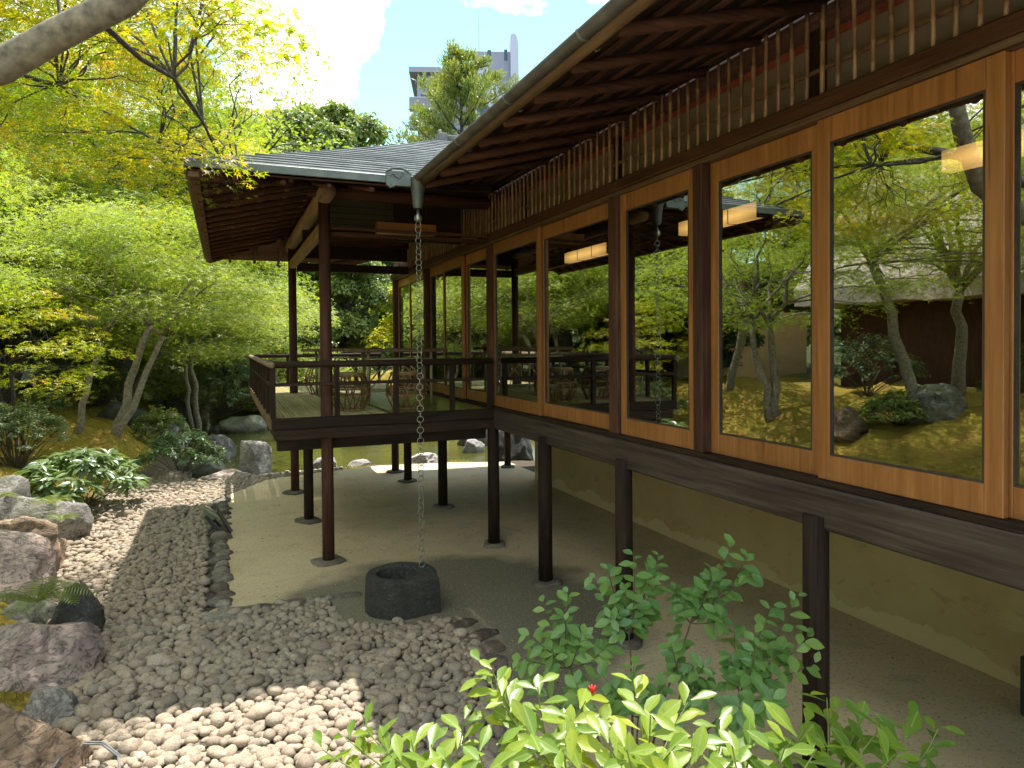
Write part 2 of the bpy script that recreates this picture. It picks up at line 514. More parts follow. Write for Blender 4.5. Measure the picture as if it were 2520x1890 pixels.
def glass_mat():
    m, t, p, o = new_mat('window_glass')
    t.nodes.remove(p)
    gl = t.nodes.new('ShaderNodeBsdfGlossy')
    gl.inputs['Roughness'].default_value = 0.0
    gl.inputs['Color'].default_value = (0.95, 0.97, 0.93, 1)
    tr = t.nodes.new('ShaderNodeBsdfTransparent')
    tr.inputs['Color'].default_value = (0.86, 0.88, 0.86, 1)
    bp = t.nodes.new('ShaderNodeBump')
    bp.inputs['Strength'].default_value = 0.05
    bp.inputs['Distance'].default_value = 0.01
    t.links.new(noise(t, objvec(t), 1.6, 1.0), bp.inputs['Height'])
    t.links.new(bp.outputs[0], gl.inputs['Normal'])
    fr = t.nodes.new('ShaderNodeFresnel')
    fr.inputs['IOR'].default_value = 1.7
    f = maprange(t, fr.outputs[0], 0.0, 1.0, 0.44, 1.0)
    g = t.nodes.new('ShaderNodeNewGeometry')
    f = math_n(t, 'MULTIPLY', f, math_n(t, 'SUBTRACT', 1.0, g.outputs['Backfacing']))   # the pane mirrors on its face only once
    ms = t.nodes.new('ShaderNodeMixShader')
    t.links.new(f, ms.inputs[0])
    t.links.new(tr.outputs[0], ms.inputs[1])
    t.links.new(gl.outputs[0], ms.inputs[2])
    t.links.new(ms.outputs[0], o.inputs[0])


glass_mat()


def lamp_mat():
    m, t, p, o = new_mat('lamp_paper')
    p.inputs['Base Color'].default_value = (0.5, 0.3, 0.1, 1)
    p.inputs['Emission Color'].default_value = (1.0, 0.56, 0.16, 1)
    c = t.nodes.new('ShaderNodeTexCoord')
    gx_ = t.nodes.new('ShaderNodeSeparateXYZ')
    t.links.new(c.outputs['Generated'], gx_.inputs[0])
    ey = math_n(t, 'ABSOLUTE', math_n(t, 'SUBTRACT', gx_.outputs[1], 0.5))     # the ends of the tube inside glow less
    ez = math_n(t, 'ABSOLUTE', math_n(t, 'SUBTRACT', gx_.outputs[2], 0.45))
    g = math_n(t, 'MULTIPLY', maprange(t, ey, 0.30, 0.5, 1.0, 0.55), maprange(t, ez, 0.05, 0.55, 1.0, 0.5))
    t.links.new(math_n(t, 'MULTIPLY', g, 0.46), p.inputs['Emission Strength'])


lamp_mat()


def thatch_mat():
    m, t, p, o = new_mat('thatch')
    v = objvec(t, (1, 1, 0.35))
    n = noise(t, v, 2.0, 8.0, 0.65)
    s = noise(t, v, 26.0, 5.0, 0.7)
    c = mixc(t, maprange(t, n, 0.3, 0.7), (0.34, 0.275, 0.24), (0.60, 0.51, 0.45))
    c = mixc(t, maprange(t, s, 0.5, 0.7, 0, 0.7), c, (0.13, 0.10, 0.08))
    t.links.new(c, p.inputs['Base Color'])
    p.inputs['Roughness'].default_value = 0.95
    bump(t, p, s, 0.9, 0.05)


thatch_mat()

# ------------------------------------------------------------------ object helpers
ORG = {}


def link(o, parent=None):
    COL.objects.link(o)
    if parent is not None:
        o.parent = parent
    return o


def tag(o, label, cat, group=None, kind=None):
    if label:
        o['label'] = label
    if cat:
        o['category'] = cat
    if group:
        o['group'] = group
    if kind:
        o['kind'] = kind
    return o


def thing(name, label, cat, loc, group=None):
    o = bpy.data.objects.new(name, None)
    o.empty_display_size = 0.2
    o.location = loc
    COL.objects.link(o)
    ORG[o.name] = Vector(loc)
    return tag(o, label, cat, group)


def origin_of(o):
    while o is not None:
        if o.name in ORG:
            return ORG[o.name]
        o = o.parent
    return Vector((0, 0, 0))


class MB:
    def __init__(self):
        self.v, self.f = [], []

    def add(self, vs, fs):
        n = len(self.v)
        self.v.extend([tuple(x) for x in vs])
        self.f.extend([tuple(i + n for i in f) for f in fs])
        return self

    def box(self, x0, x1, y0, y1, z0, z1):
        return self.add([(x0, y0, z0), (x1, y0, z0), (x1, y1, z0), (x0, y1, z0), (x0, y0, z1), (x1, y0, z1), (x1, y1, z1), (x0, y1, z1)],
                        [(0, 3, 2, 1), (4, 5, 6, 7), (0, 1, 5, 4), (1, 2, 6, 5), (2, 3, 7, 6), (3, 0, 4, 7)])

    def beam(self, a, b, w, h, up=(0, 0, 1)):
        a, b, up = Vector(a), Vector(b), Vector(up)
        d = (b - a).normalized()
        s = d.cross(up).normalized()
        u = s.cross(d).normalized()
        vs = []
        for p in (a, b):
            for i, j in ((-1, -1), (1, -1), (1, 1), (-1, 1)):
                vs.append(p + s * (i * w / 2) + u * (j * h / 2))
        return self.add(vs, [(0, 1, 2, 3), (7, 6, 5, 4), (0, 4, 5, 1), (1, 5, 6, 2), (2, 6, 7, 3), (3, 7, 4, 0)])

    def tube(self, pts, rad, n=8, cap=True):
        pts = [Vector(p) for p in pts]
        if not hasattr(rad, '__len__'):
            rad = [rad] * len(pts)
        base = len(self.v)
        ref = None
        for i, p in enumerate(pts):
            d = (pts[min(i + 1, len(pts) - 1)] - pts[max(i - 1, 0)])
            if d.length < 1e-9:
                d = Vector((0, 0, 1))
            d.normalize()
            if ref is None:
                ref = Vector((1, 0, 0)) if abs(d.x) < 0.9 else Vector((0, 1, 0))
            s = d.cross(ref).normalized()
            u = s.cross(d).normalized()
            ref = u
            for k in range(n):
                a = 2 * math.pi * k / n
                self.v.append(tuple(p + s * (math.cos(a) * rad[i]) + u * (math.sin(a) * rad[i])))
        for i in range(len(pts) - 1):
            for k in range(n):
                k2 = (k + 1) % n
                self.f.append((base + i * n + k2, base + i * n + k, base + (i + 1) * n + k, base + (i + 1) * n + k2))
        if cap:
            self.f.append(tuple(base + k for k in range(n)))
            self.f.append(tuple(base + (len(pts) - 1) * n + k for k in reversed(range(n))))
        return self

    def ring(self, c, r, tr, axis='Z', n=14, m=5, rot=None):
        base = len(self.v)
        c = Vector(c)
        for i in range(n):
            a = 2 * math.pi * i / n
            for j in range(m):
                b = 2 * math.pi * j / m
                rr = r + tr * math.cos(b)
                p = Vector((rr * math.cos(a), rr * math.sin(a), tr * math.sin(b)))
                if rot is not None:
                    p = rot @ p
                self.v.append(tuple(c + p))
        for i in range(n):
            for j in range(m):
                i2, j2 = (i + 1) % n, (j + 1) % m
                self.f.append((base + i * m + j, base + i2 * m + j, base + i2 * m + j2, base + i * m + j2))
        return self

    def prism(self, poly, z0, z1):
        n = len(poly)
        vs = [(x, y, z0) for x, y in poly] + [(x, y, z1) for x, y in poly]
        fs = [tuple(reversed(range(n))), tuple(range(n, 2 * n))]
        fs += [(i, (i + 1) % n, n + (i + 1) % n, n + i) for i in range(n)]
        return self.add(vs, fs)

    def mesh(self, name, org, smooth=False):
        me = bpy.data.meshes.new(name)
        me.from_pydata([(x - org[0], y - org[1], z - org[2]) for x, y, z in self.v], [], self.f)
        if smooth:
            me.shade_smooth()
        me.update()
        return me

    def build(self, name, mat, parent=None, smooth=False, bevel=0.0, loc=None):
        """link as ONE mesh object; a top-level one gets its origin at loc"""
        org = origin_of(parent) if parent is not None else Vector(loc or (0, 0, 0))
        me = self.mesh(name, org, smooth)
        me.materials.append(MATS[mat])
        o = bpy.data.objects.new(name, me)
        if parent is None:
            o.location = org
        link(o, parent)
        if bevel:
            b = o.modifiers.new('edge', 'BEVEL')
            b.width = bevel
            b.segments = 1
            b.limit_method = 'ANGLE'
        return o


def np_mesh(name, verts, faces_flat, loop_tot, mat, parent=None, smooth=False, kind=None, loc=None):
    """big mesh from arrays: verts (N,3), faces_flat vertex ids, loop_tot vertices per face"""
    org = origin_of(parent) if parent is not None else Vector(loc or (0, 0, 0))
    me = bpy.data.meshes.new(name)
    v = (np.asarray(verts, np.float32) - np.array(org, np.float32)).ravel()
    me.vertices.add(len(v) // 3)
    me.vertices.foreach_set('co', v)
    me.loops.add(len(faces_flat))
    me.loops.foreach_set('vertex_index', np.asarray(faces_flat, np.int32))
    lt = np.asarray(loop_tot, np.int32)
    ls = np.concatenate([[0], np.cumsum(lt)[:-1]]).astype(np.int32)
    me.polygons.add(len(lt))
    me.polygons.foreach_set('loop_start', ls)
    me.polygons.foreach_set('loop_total', lt)
    me.update(calc_edges=True)
    if smooth:
        me.shade_smooth()
    me.materials.append(MATS[mat])
    o = bpy.data.objects.new(name, me)
    if parent is None:
        o.location = org
    link(o, parent)
    if kind:
        o['kind'] = kind
    return o


# ---- leaf templates: (verts, faces); leaf stem at origin, tip along +Y, face up +Z
def t_maple(nl=5, width=0.16):
    vs, fs = [(0, 0, 0)], []
    angs = {5: (0, 48, -48, 100, -100), 3: (0, 58, -58), 7: (0, 36, -36, 74, -74, 115, -115)}[nl]
    lens = {5: (1, .86, .86, .52, .52), 3: (1, .8, .8), 7: (1, .95, .95, .75, .75, .42, .42)}[nl]
    for a, l in zip(angs, lens):
        a = R(a)
        d = (math.sin(a), math.cos(a))
        pn = (d[1], -d[0])
        b = len(vs)
        w = width * l
        vs += [(d[0] * l * .42 + pn[0] * w, d[1] * l * .42 + pn[1] * w, 0.02), (d[0] * l, d[1] * l, -0.10 * l), (d[0] * l * .42 - pn[0] * w, d[1] * l * .42 - pn[1] * w, 0.02)]
        fs.append((0, b + 2, b + 1, b))
    return np.array(vs, np.float32), fs


def t_star(nl=3, r0=.30):
    """small maple leaf: one triangle per lobe, neighbours joined at the notches"""
    tips = {3: (-64, 0, 64), 5: (-98, -49, 0, 49, 98)}[nl]
    lens = {3: (.85, 1, .85), 5: (.6, .88, 1, .88, .6)}[nl]
    nots = {3: (-150, -30, 30, 150), 5: (-160, -72, -24, 24, 72, 160)}[nl]
    vs = [(math.sin(R(a)) * (r0 if abs(a) < 140 else .1), math.cos(R(a)) * (r0 if abs(a) < 140 else .1), .03) for a in nots]
    vs += [(math.sin(R(a)) * l, math.cos(R(a)) * l, -.1) for a, l in zip(tips, lens)]
    n = len(nots)
    return np.array(vs, np.float32), [(i + 1, i, n + i) for i in range(nl)]


def t_oval(w=0.28, fold=0.06, droop=0.12):
    vs = [(0, 0, 0), (w, .5, fold), (0, 1, -droop), (-w, .5, fold)]
    return np.array(vs, np.float32), [(0, 1, 2), (0, 2, 3)]


def t_lance(w=0.16, seg=3, fold=0.05, droop=0.25, peak=0.5):
    vs, fs = [], []
    for i in range(seg + 1):
        t = i / seg
        if i == 0 or i == seg:
            ww = w * 0.12 if i == 0 else 0.0
        else:
            ww = w * math.sin(math.pi * t ** (math.log(.5) / math.log(peak)))
        z = -droop * t * t
        vs += [(-ww, t, z + fold * ww / w), (0, t, z), (ww, t, z + fold * ww / w)]
    for i in range(seg):
        a, b = i * 3, i * 3 + 3
        fs += [(a, a + 1, b + 1, b), (a + 1, a + 2, b + 2, b + 1)]
    return np.array(vs, np.float32), fs


T_MAPLE7, T_MAPLE5, T_MAPLE3 = t_maple(7, .13), t_maple(5), t_maple(3, .2)
T_STAR3, T_STAR5 = t_star(3), t_star(5)
T_OVAL, T_LANCE = t_oval(), t_lance()
T_BROAD = t_lance(0.215, 5, 0.07, 0.08, 0.60)
T_CAM = t_lance(0.30, 5, 0.06, 0.12, 0.48)
T_NEEDLE = t_oval(0.13, 0.0, 0.1)
T_BLADE = (np.array([(-.09, 0, 0), (.09, 0, 0), (0, .75, .55)], np.float32), [(0, 1, 2)])


def frames(normals, heads):
    """rotation matrices with +Z on the normals and +Y near the headings"""
    z = normals / np.linalg.norm(normals, axis=1, keepdims=True)
    y = heads - z * np.sum(heads * z, axis=1, keepdims=True)
    ln = np.linalg.norm(y, axis=1, keepdims=True)
    y = np.where(ln < 1e-5, np.array([[1.0, 0, 0]]), y / np.maximum(ln, 1e-5))
    x = np.cross(y, z)
    return np.stack([x, y, z], axis=2)


def scatter(template, pos, normals, heads, size):
    tv, tf = template
    M = frames(normals, heads)
    v = np.einsum('nij,kj->nki', M, tv) * size[:, None, None] + pos[:, None, :]
    n, k = len(pos), len(tv)
    flat = np.concatenate([np.array(f) for f in tf])
    tot = np.array([len(f) for f in tf])
    ff = (np.arange(n)[:, None] * k + flat[None, :]).ravel()
    return v.reshape(-1, 3), ff, np.tile(tot, n)


def leaf_objects(template, pos, normals, heads, size, mat, parent, n_parts=300, name='leaf', rest='foliage', rank=None):
    """the leaves that show largest as parts sharing one mesh, the others joined into one part"""
    order = np.argsort(rank if rank is not None else -size)
    a, b = order[:n_parts], order[n_parts:]
    if len(a):
        tv, tf = template
        me = bpy.data.meshes.new(name)
        me.from_pydata([tuple(map(float, v)) for v in tv], [], tf)
        me.shade_smooth()
        me.materials.append(MATS[mat])
        M = frames(normals[a], heads[a])
        org = origin_of(parent)
        for i, q in enumerate(a):
            o = bpy.data.objects.new(name, me)
            m = Matrix([[*map(float, M[i][r] * size[q])] + [float(pos[q][r] - org[r])] for r in range(3)] + [[0, 0, 0, 1]])
            o.parent = parent
            o.matrix_local = m
            COL.objects.link(o)
    if len(b):
        v, f, t = scatter(template, pos[b], normals[b], heads[b], size[b])
        np_mesh(rest, v, f, t, mat, parent, True, 'stuff')


def smooth(t):
    t = np.clip(t, 0, 1)
    return t * t * (3 - 2 * t)


def vnoise(x, y, seed=0):
    """value noise on arrays"""
    xi, yi = np.floor(x).astype(np.int64), np.floor(y).astype(np.int64)
    fx, fy = x - xi, y - yi
    fx, fy = fx * fx * (3 - 2 * fx), fy * fy * (3 - 2 * fy)

    def h(a, b):
        n = (a * 374761393 + b * 668265263 + seed * 1442695041) & 0x7fffffff
        n = ((n ^ (n >> 13)) * 1274126177) & 0x7fffffff
        return ((n ^ (n >> 16)) & 0xffff) / 65535.0
    return (h(xi, yi) * (1 - fx) + h(xi + 1, yi) * fx) * (1 - fy) + (h(xi, yi + 1) * (1 - fx) + h(xi + 1, yi + 1) * fx) * fy


# ------------------------------------------------------------------ terrain, water, apron, gravel
EY = [-40, -6, 0, 2, 4.0, 4.6, 5.6, 6.2, 7.6, 9.0, 10.4, 11.4, 13.0, 14.0, 16, 20, 24, 30, 38, 60]
EX = [-.4, -.4, -.6, -.7, -.78, -.82, -.90, -1.15, -1.55, -1.72, -1.75, -1.6, -1.5, -1.2, -1.1, -1.6, -1.6, -1.0, -.6, -.6]


def edge_x(y):
    return np.interp(y, EY, EX)


SHX = [-30, -1.4, -.4, .1, .7, 1.2, 1.8, 2.6, 3.3, 3.9, 4.6, 5.6, 9, 40]
SHY = [13.1, 13.1, 12.9, 13.1, 12.65, 12.9, 12.85, 13.2, 12.7, 12.95, 12.5, 12.3, 12.3, 12.3]
FARX = [-40, -2, 0, 2, 4.5, 6.2, 8, 10, 12, 40]
FARY = [40, 40, 37, 25, 18.8, 16.6, 15.6, 14.0, 12.2, 12.0]
WATER_Z = -0.16


def ground_z(x, y):
    x, y = np.asarray(x, float), np.asarray(y, float)
    d = edge_x(y) - x
    hum = (vnoise(x * 1.1, y * 1.1, 1) - .5) * .36 + (vnoise(x * 2.6, y * 2.6, 2) - .5) * .20 + (vnoise(x * 5.5, y * 5.5, 3) - .5) * .06 + (vnoise(x * .35, y * .35, 9) - .5) * .4
    bank = .30 * smooth(d / .8) + .60 * smooth((d - .2) / 3.0) + .9 * smooth((d - 10) / 25) + hum * smooth(d / 1.2)
    h = np.where(d > 0, bank, 0)
    # pond
    s = y - np.interp(x, SHX, SHY)
    fr = np.interp(x, FARX, FARY) - y
    pond = np.minimum(np.minimum(s, fr), -d)
    h = np.where(y > 12, np.where(pond > 0, -.75 * smooth(pond / .7), h), h)
    beyond = np.where((y > 12) & (fr <= 0) & (d < 0), .45 * smooth(-fr / 1.2) + .7 * smooth((-fr - 1) / 8) + hum * smooth(-fr / 3), 0)
    h = np.where(fr <= 0, np.maximum(h, beyond), h)
    # the path the picture was taken from is a little higher
    near = .62 * smooth((3.3 - y) / 1.5) * smooth((1.75 - x) / .7)
    return np.where((y < 3.4) & (near > h), near, h)


def gz(x, y):
    return float(ground_z(np.array([x]), np.array([y]))[0])


gx = np.concatenate([-np.geomspace(420, 14.2, 26), np.arange(-14, 9.01, .16), np.geomspace(9.3, 420, 26)])
gy = np.concatenate([-np.geomspace(420, 6.2, 20), np.arange(-6, 26.01, .16), np.geomspace(26.4, 700, 36)])
GX, GY = np.meshgrid(gx, gy)
GZ = ground_z(GX.ravel(), GY.ravel()) - 0.012
nx, ny = len(gx), len(gy)
ii = (np.arange(ny - 1)[:, None] * nx + np.arange(nx - 1)[None, :]).ravel()
quads = np.stack([ii, ii + 1, ii + nx + 1, ii + nx], 1).ravel()
ground = np_mesh('ground', np.stack([GX.ravel(), GY.ravel(), GZ], 1), quads, np.full(len(ii), 4), 'mossy_ground', None, True, 'structure')

wb = MB()
wb.add([(-3, 11.5, WATER_Z), (20, 11.5, WATER_Z), (20, 42, WATER_Z), (-3, 42, WATER_Z)], [(0, 1, 2, 3)])
water = wb.build('pond_water', 'pond_water', None, loc=(0, 0, 0))
water['kind'] = 'structure'

APRON = [(0.0, 6.33), (.84, 6.28), (.84, 5.72), (1.1, 5.52), (1.64, 5.40), (1.76, 4.87), (1.66, 4.14), (1.5, 3.2), (1.35, .5), (4.9, .5), (4.95, 12.1), (3.9, 12.5), (2.6, 12.75), (1.2, 12.45), (.6, 12.2), (0.0, 11.2), (-.06, 9)]
apron = MB().prism(APRON, -.25, .03).build('paved_apron', 'apron_concrete', None, loc=(0, 0, 0))
apron['kind'] = 'structure'


plain('bounce_path_stone', (0.44, 0.40, 0.35), 0.85, 0.0, 6.0, 0.25, 0.3)  # pale tone chosen to throw sunlight back up
pv = MB()
pxs, pys = np.linspace(-3.2, .6, 15), np.linspace(-7.0, 1.15, 30)
for y in pys:
    for x in pxs:
        pv.v.append((float(x), float(y), gz(x, y) + .03))
for j in range(29):
    for i in range(14):
        a = j * 15 + i
        pv.f.append((a, a + 1, a + 16, a + 15))
path = pv.build('bounce_path', 'bounce_path_stone', None, loc=(0, 0, 0))  # unseen paving added to bounce sunlight onto the cellar wall and frames
path['kind'] = 'structure'


def in_poly(px, py, poly):
    c = np.zeros(len(px), bool)
    n = len(poly)
    for i in range(n):
        x1, y1 = poly[i]
        x2, y2 = poly[(i + 1) % n]
        cond = ((y1 > py) != (y2 > py)) & (px < (x2 - x1) * (py - y1) / (y2 - y1 + 1e-12) + x1)
        c ^= cond
    return c


def ico(sub):
    bm = bmesh.new()
    bmesh.ops.create_icosphere(bm, subdivisions=sub, radius=1.0)
    v = np.array([x.co[:] for x in bm.verts], np.float32)
    f = [tuple(x.index for x in p.verts) for p in bm.faces]
    bm.free()
    return v, f


def flat_stone(mb, cx, cy, z, lx, ly, h, rot, seed):
    """irregular flat stone: a wobbly outline with a rounded shoulder"""
    r = random.Random(seed)
    n = 9
    ring = []
    for k in range(n):
        a = 2 * math.pi * k / n
        q = 1 + r.uniform(-.16, .16)
        x = math.copysign(abs(math.cos(a)) ** .65, math.cos(a)) * lx * q
        y = math.copysign(abs(math.sin(a)) ** .65, math.sin(a)) * ly * q
        ring.append((x * math.cos(rot) - y * math.sin(rot) + cx, x * math.sin(rot) + y * math.cos(rot) + cy))
    vs = [(x, y, z - .12) for x, y in ring] + [(x, y, z + h * .7) for x, y in ring]
    vs += [(cx + (x - cx) * .8, cy + (y - cy) * .8, z + h * r.uniform(.9, 1.1)) for x, y in ring]
    fs = []
    for k in range(n):
        k2 = (k + 1) % n
        fs += [(k, k2, n + k2, n + k), (n + k, n + k2, 2 * n + k2, 2 * n + k)]
    fs.append(tuple(range(2 * n, 3 * n)))
    return mb.add(vs, fs)


# stones set on edge along the rim of the apron
def lump_stone(cx, cy, cz, a, b, c, rot, seed):
    v, f = ico(2)
    r_ = np.random.default_rng(seed)
    d = r_.normal(0, 1, (9, 3))
    d /= np.linalg.norm(d, axis=1, keepdims=True)
    v = v * (1 + sum(r_.uniform(-.22, .10) * np.clip(v @ q, 0, 1) ** 2 for q in d))[:, None]
    v = v * np.array([a, b, c])
    ca, sa = math.cos(rot), math.sin(rot)
    m = MB()
    m.v = [(cx + x * ca - y * sa, cy + x * sa + y * ca, cz + z) for x, y, z in v.tolist()]
    m.f = f
    return m


yy = 6.45
k = 0
while yy < 11.0:
    b = random.uniform(.045, .10)
    a = random.uniform(.07, .13)
    lump_stone(-.05 + random.uniform(-.035, .035), yy, .025, a, b * 1.1, random.uniform(.05, .075), random.uniform(-.4, .4), k).build('edging_stone', random.choice(['edging_grey', 'edging_grey', 'edging_brown']), apron, True)
    yy += b * 1.9
    k += 1
for (x, y, lx, ly, rot, mt) in ((-.02, 6.22, .17, .12, .1, 'edging_grey'), (.22, 6.27, .15, .05, 0, 'edging_brown'), (.50, 6.27, .15, .055, .05, 'edging_brown'), (.76, 6.25, .13, .05, -.05, 'edging_grey'), (1.0, 6.24, .11, .06, 0, 'edging_grey'),
                            (1.72, 5.22, .15, .07, .5, 'edging_brown'), (1.80, 4.98, .15, .09, .3, 'edging_brown'), (1.80, 4.74, .11, .10, .2, 'edging_brown'), (1.74, 4.50, .12, .09, 1.2, 'edging_brown'), (1.70, 4.22, .12, .08, 1.4, 'edging_grey')):
    k += 1
    flat_stone(MB(), x, y, 0, lx, ly, .05, rot, k).build('edging_stone', mt, apron, True)

# gravel bed: 300 pebbles nearest the camera are objects, the others one mesh
bed = MB()
ys = np.linspace(3.0, 13.0, 60)
left = [(float(edge_x(y)) - .25, float(y)) for y in ys]
bed.add([(x, y, .004) for x, y in left] + [(1.9, float(y), .004) for y in ys], [(i, 60 + i, 61 + i, i + 1) for i in range(59)])
plain('gravel_soil', (0.075, 0.062, 0.048), 0.95, 0.0, 40.0, 0.4, 0.6)
gravel = bed.build('gravel_bed', 'gravel_soil', None, loc=(0, 0, 0))
gravel['kind'] = 'structure'

sp = .057
rows = int(10.2 / (sp * .82))
cols = int(4.2 / sp)
px = (np.arange(cols)[None, :] * sp - 2.2 + (np.arange(rows)[:, None] % 2) * sp / 2 + RNG.uniform(-.5, .5, (rows, cols)) * sp * .75).ravel()
py = (np.arange(rows)[:, None] * sp * .82 + 3.2 + RNG.uniform(-.5, .5, (rows, cols)) * sp * .7).ravel()
shore = np.interp(px, SHX, SHY)
okp = (px > edge_x(py) - .10) & ~in_poly(px, py, APRON) & (py < shore - .05) & (px < 1.95)
okp &= ~((px > -.2) & (px < .12) & (py > 6.35) & (py < 11))
px, py = px[okp], py[okp]
ln = RNG.lognormal(math.log(.0385), .22, len(px))
ln *= np.where(RNG.random(len(px)) < .06, 1.3, 1.0)
yaw = RNG.uniform(0, 2 * math.pi, len(px))
sc3 = np.stack([ln, ln * RNG.uniform(.62, .92, len(px)), ln * RNG.uniform(.45, .72, len(px))], 1)
pz = np.maximum(ground_z(px, py), 0) + sc3[:, 2] * RNG.uniform(.45, 1.15, len(px))
tx, ty = RNG.normal(0, .22, len(px)), RNG.normal(0, .22, len(px))
dist = np.hypot(px, py)
order = np.argsort(-(ln / dist))
IC = {s: ico(s) for s in (1, 2)}


def lumpy(v, seed):
    r = np.random.default_rng(seed)
    d = r.normal(0, 1, (7, 3))
    d /= np.linalg.norm(d, axis=1, keepdims=True)
    w = 1 + sum(r.uniform(-.16, .12) * np.clip(v @ q, 0, 1) ** 2 for q in d)
    return v * w[:, None]


def rotm(yaw, tx, ty):
    cz, sz, cx, sx, cy, sy = np.cos(yaw), np.sin(yaw), np.cos(tx), np.sin(tx), np.cos(ty), np.sin(ty)
    o, z = np.ones_like(yaw), np.zeros_like(yaw)
    Rz = np.stack([np.stack([cz, -sz, z], 1), np.stack([sz, cz, z], 1), np.stack([z, z, o], 1)], 1)
    Rx = np.stack([np.stack([o, z, z], 1), np.stack([z, cx, -sx], 1), np.stack([z, sx, cx], 1)], 1)
    Ry = np.stack([np.stack([cy, z, sy], 1), np.stack([z, o, z], 1), np.stack([-sy, z, cy], 1)], 1)
    return Rx @ Ry @ Rz


PM = rotm(yaw, tx, ty) * sc3[:, None, :]
variants = []
for s in range(8):
    me = bpy.data.meshes.new('pebble')
    me.from_pydata([tuple(map(float, q)) for q in lumpy(IC[2][0], s)], [], IC[2][1])
    me.shade_smooth()
    me.materials.append(MATS['pebble'])
    variants.append(me)
vis = order[(py[order] > 3.9)]
for q in vis[:300]:
    o = bpy.data.objects.new('pebble', variants[int(q) % 8])
    o.parent = gravel
    o.matrix_local = Matrix([[*map(float, PM[q][r])] + [float((px[q], py[q], pz[q])[r])] for r in range(3)] + [[0, 0, 0, 1]])
    COL.objects.link(o)
first = np.zeros(len(px), bool)
first[vis[:300]] = True
V, F, nb = [], [], 0
fl2 = np.array(IC[2][1])
fl1 = np.array(IC[1][1])
lv2 = [lumpy(IC[2][0], s) for s in range(8)]
lv1 = [lumpy(IC[1][0], s) for s in range(8)]
for near, lv, fl in ((True, lv2, fl2), (False, lv1, fl1)):
    for s in range(8):
        idx = np.where(~first & ((dist < 6.3) == near) & (np.arange(len(px)) % 8 == s))[0]
        if not len(idx):
            continue
        v = np.einsum('nij,kj->nki', PM[idx], lv[s]) + np.stack([px, py, pz], 1)[idx][:, None, :]
        F.append((np.arange(len(idx))[:, None, None] * len(lv[s]) + fl[None] + nb).reshape(-1))
        V.append(v.reshape(-1, 3))
        nb += len(idx) * len(lv[s])
F = np.concatenate(F)
np_mesh('pebbles', np.concatenate(V), F, np.full(len(F) // 3, 3), 'pebble', gravel, True, 'stuff')

# ------------------------------------------------------------------ the teahouse wing
TX = 2.80          # plane of the window wall
tea = thing('teahouse', 'long wooden teahouse raised on dark posts with orange framed windows and bamboo lattice', 'teahouse', (2.8, 6.0, 0))
Y0, Y1 = -1.5, 12.1


def octo(mb, cx, cy, z0, z1, r, n=8, rot=math.pi / 8):
    poly = [(cx + r * math.cos(rot + 2 * math.pi * i / n), cy + r * math.sin(rot + 2 * math.pi * i / n)) for i in range(n)]
    return mb.prism(poly, z0, z1)


def post(parent, x, y, z0, z1, r=.065, mat='dark_wood_Z'):
    m = MB()
    m.tube([(x, y, z0), (x, y, z0 + (z1 - z0) * .5), (x, y, z1)], [r * 1.03, r, r * .98], 12)
    return m.build('post', mat, parent, True)


def base_stone(parent, x, y, s=1.0):
    return flat_stone(MB(), x, y, .02, .15 * s, .13 * s, .045, random.uniform(0, 3), int(x * 91 + y * 37)).build('base_stone', 'base_stone', parent, True)


for y in (.75, 2.62, 4.44, 5.82, 7.16, 9.11, 11.07, 11.97):
    post(tea, 2.745, y, .05, 1.40)
    base_stone(tea, 2.745, y)
for y in (11.59, 9.9):
    post(tea, 4.72, y + (0 if y > 11 else 0), .05, 1.40, .06)
    base_stone(tea, 4.72, y)
# sill beam, track, lintel
MB().box(2.735, 2.90, Y0, Y1, 1.335, 1.545).build('sill_beam', 'sill_wood', tea, bevel=.012)
MB().box(2.755, 2.91, Y0, Y1, 1.546, 1.578).build('window_track', 'dark_wood_Y', tea, bevel=.003)
MB().box(2.745, 2.92, Y0, Y1 + .1, 3.425, 3.505).build('lintel', 'lintel_wood', tea, bevel=.006)
MB().box(2.765, 2.91, Y0, Y1 + .05, 3.392, 3.424).build('lintel_track', 'log_wood_Y', tea, bevel=.003)

# wall posts between the windows
for y, w in ((3.575, .09), (4.60, .13), (7.29, .14), (9.98, .12), (12.02, .13)):
    MB().box(2.752, 2.875, y - w / 2, y + w / 2, 1.579, 3.391).build('wall_post', 'red_wood_Z', tea, bevel=.008)


def window(y0, y1, x=2.80, t=.034, sw=.062, rb=.125, rt=.125):
    z0, z1 = 1.58, 3.39
    f = MB()
    f.box(x, x + t, y0, y0 + sw, z0, z1)
    f.box(x, x + t, y1 - sw, y1, z0, z1)
    f.box(x + .001, x + t - .001, y0 + sw, y1 - sw, z0, z0 + rb)
    f.box(x + .001, x + t - .001, y0 + sw, y1 - sw, z1 - rt, z1)
    win = f.build('sliding_window', 'frame_wood_Z', tea, bevel=.003)
    MB().box(x + .012, x + .018, y0 + sw - .004, y1 - sw + .004, z0 + rb - .004, z1 - rt + .004).build('glass', 'window_glass', win)
    b = MB()
    e = .010
    for (a0, a1, c0, c1) in ((y0 + sw, y0 + sw + e, z0 + rb, z1 - rt), (y1 - sw - e, y1 - sw, z0 + rb, z1 - rt), (y0 + sw + e, y1 - sw - e, z0 + rb, z0 + rb + e), (y0 + sw + e, y1 - sw - e, z1 - rt - e, z1 - rt)):
        b.box(x + .003, x + .028, a0, a1, c0, c1)
    b.build('glazing_bead', 'inner_dark', win)
    return win


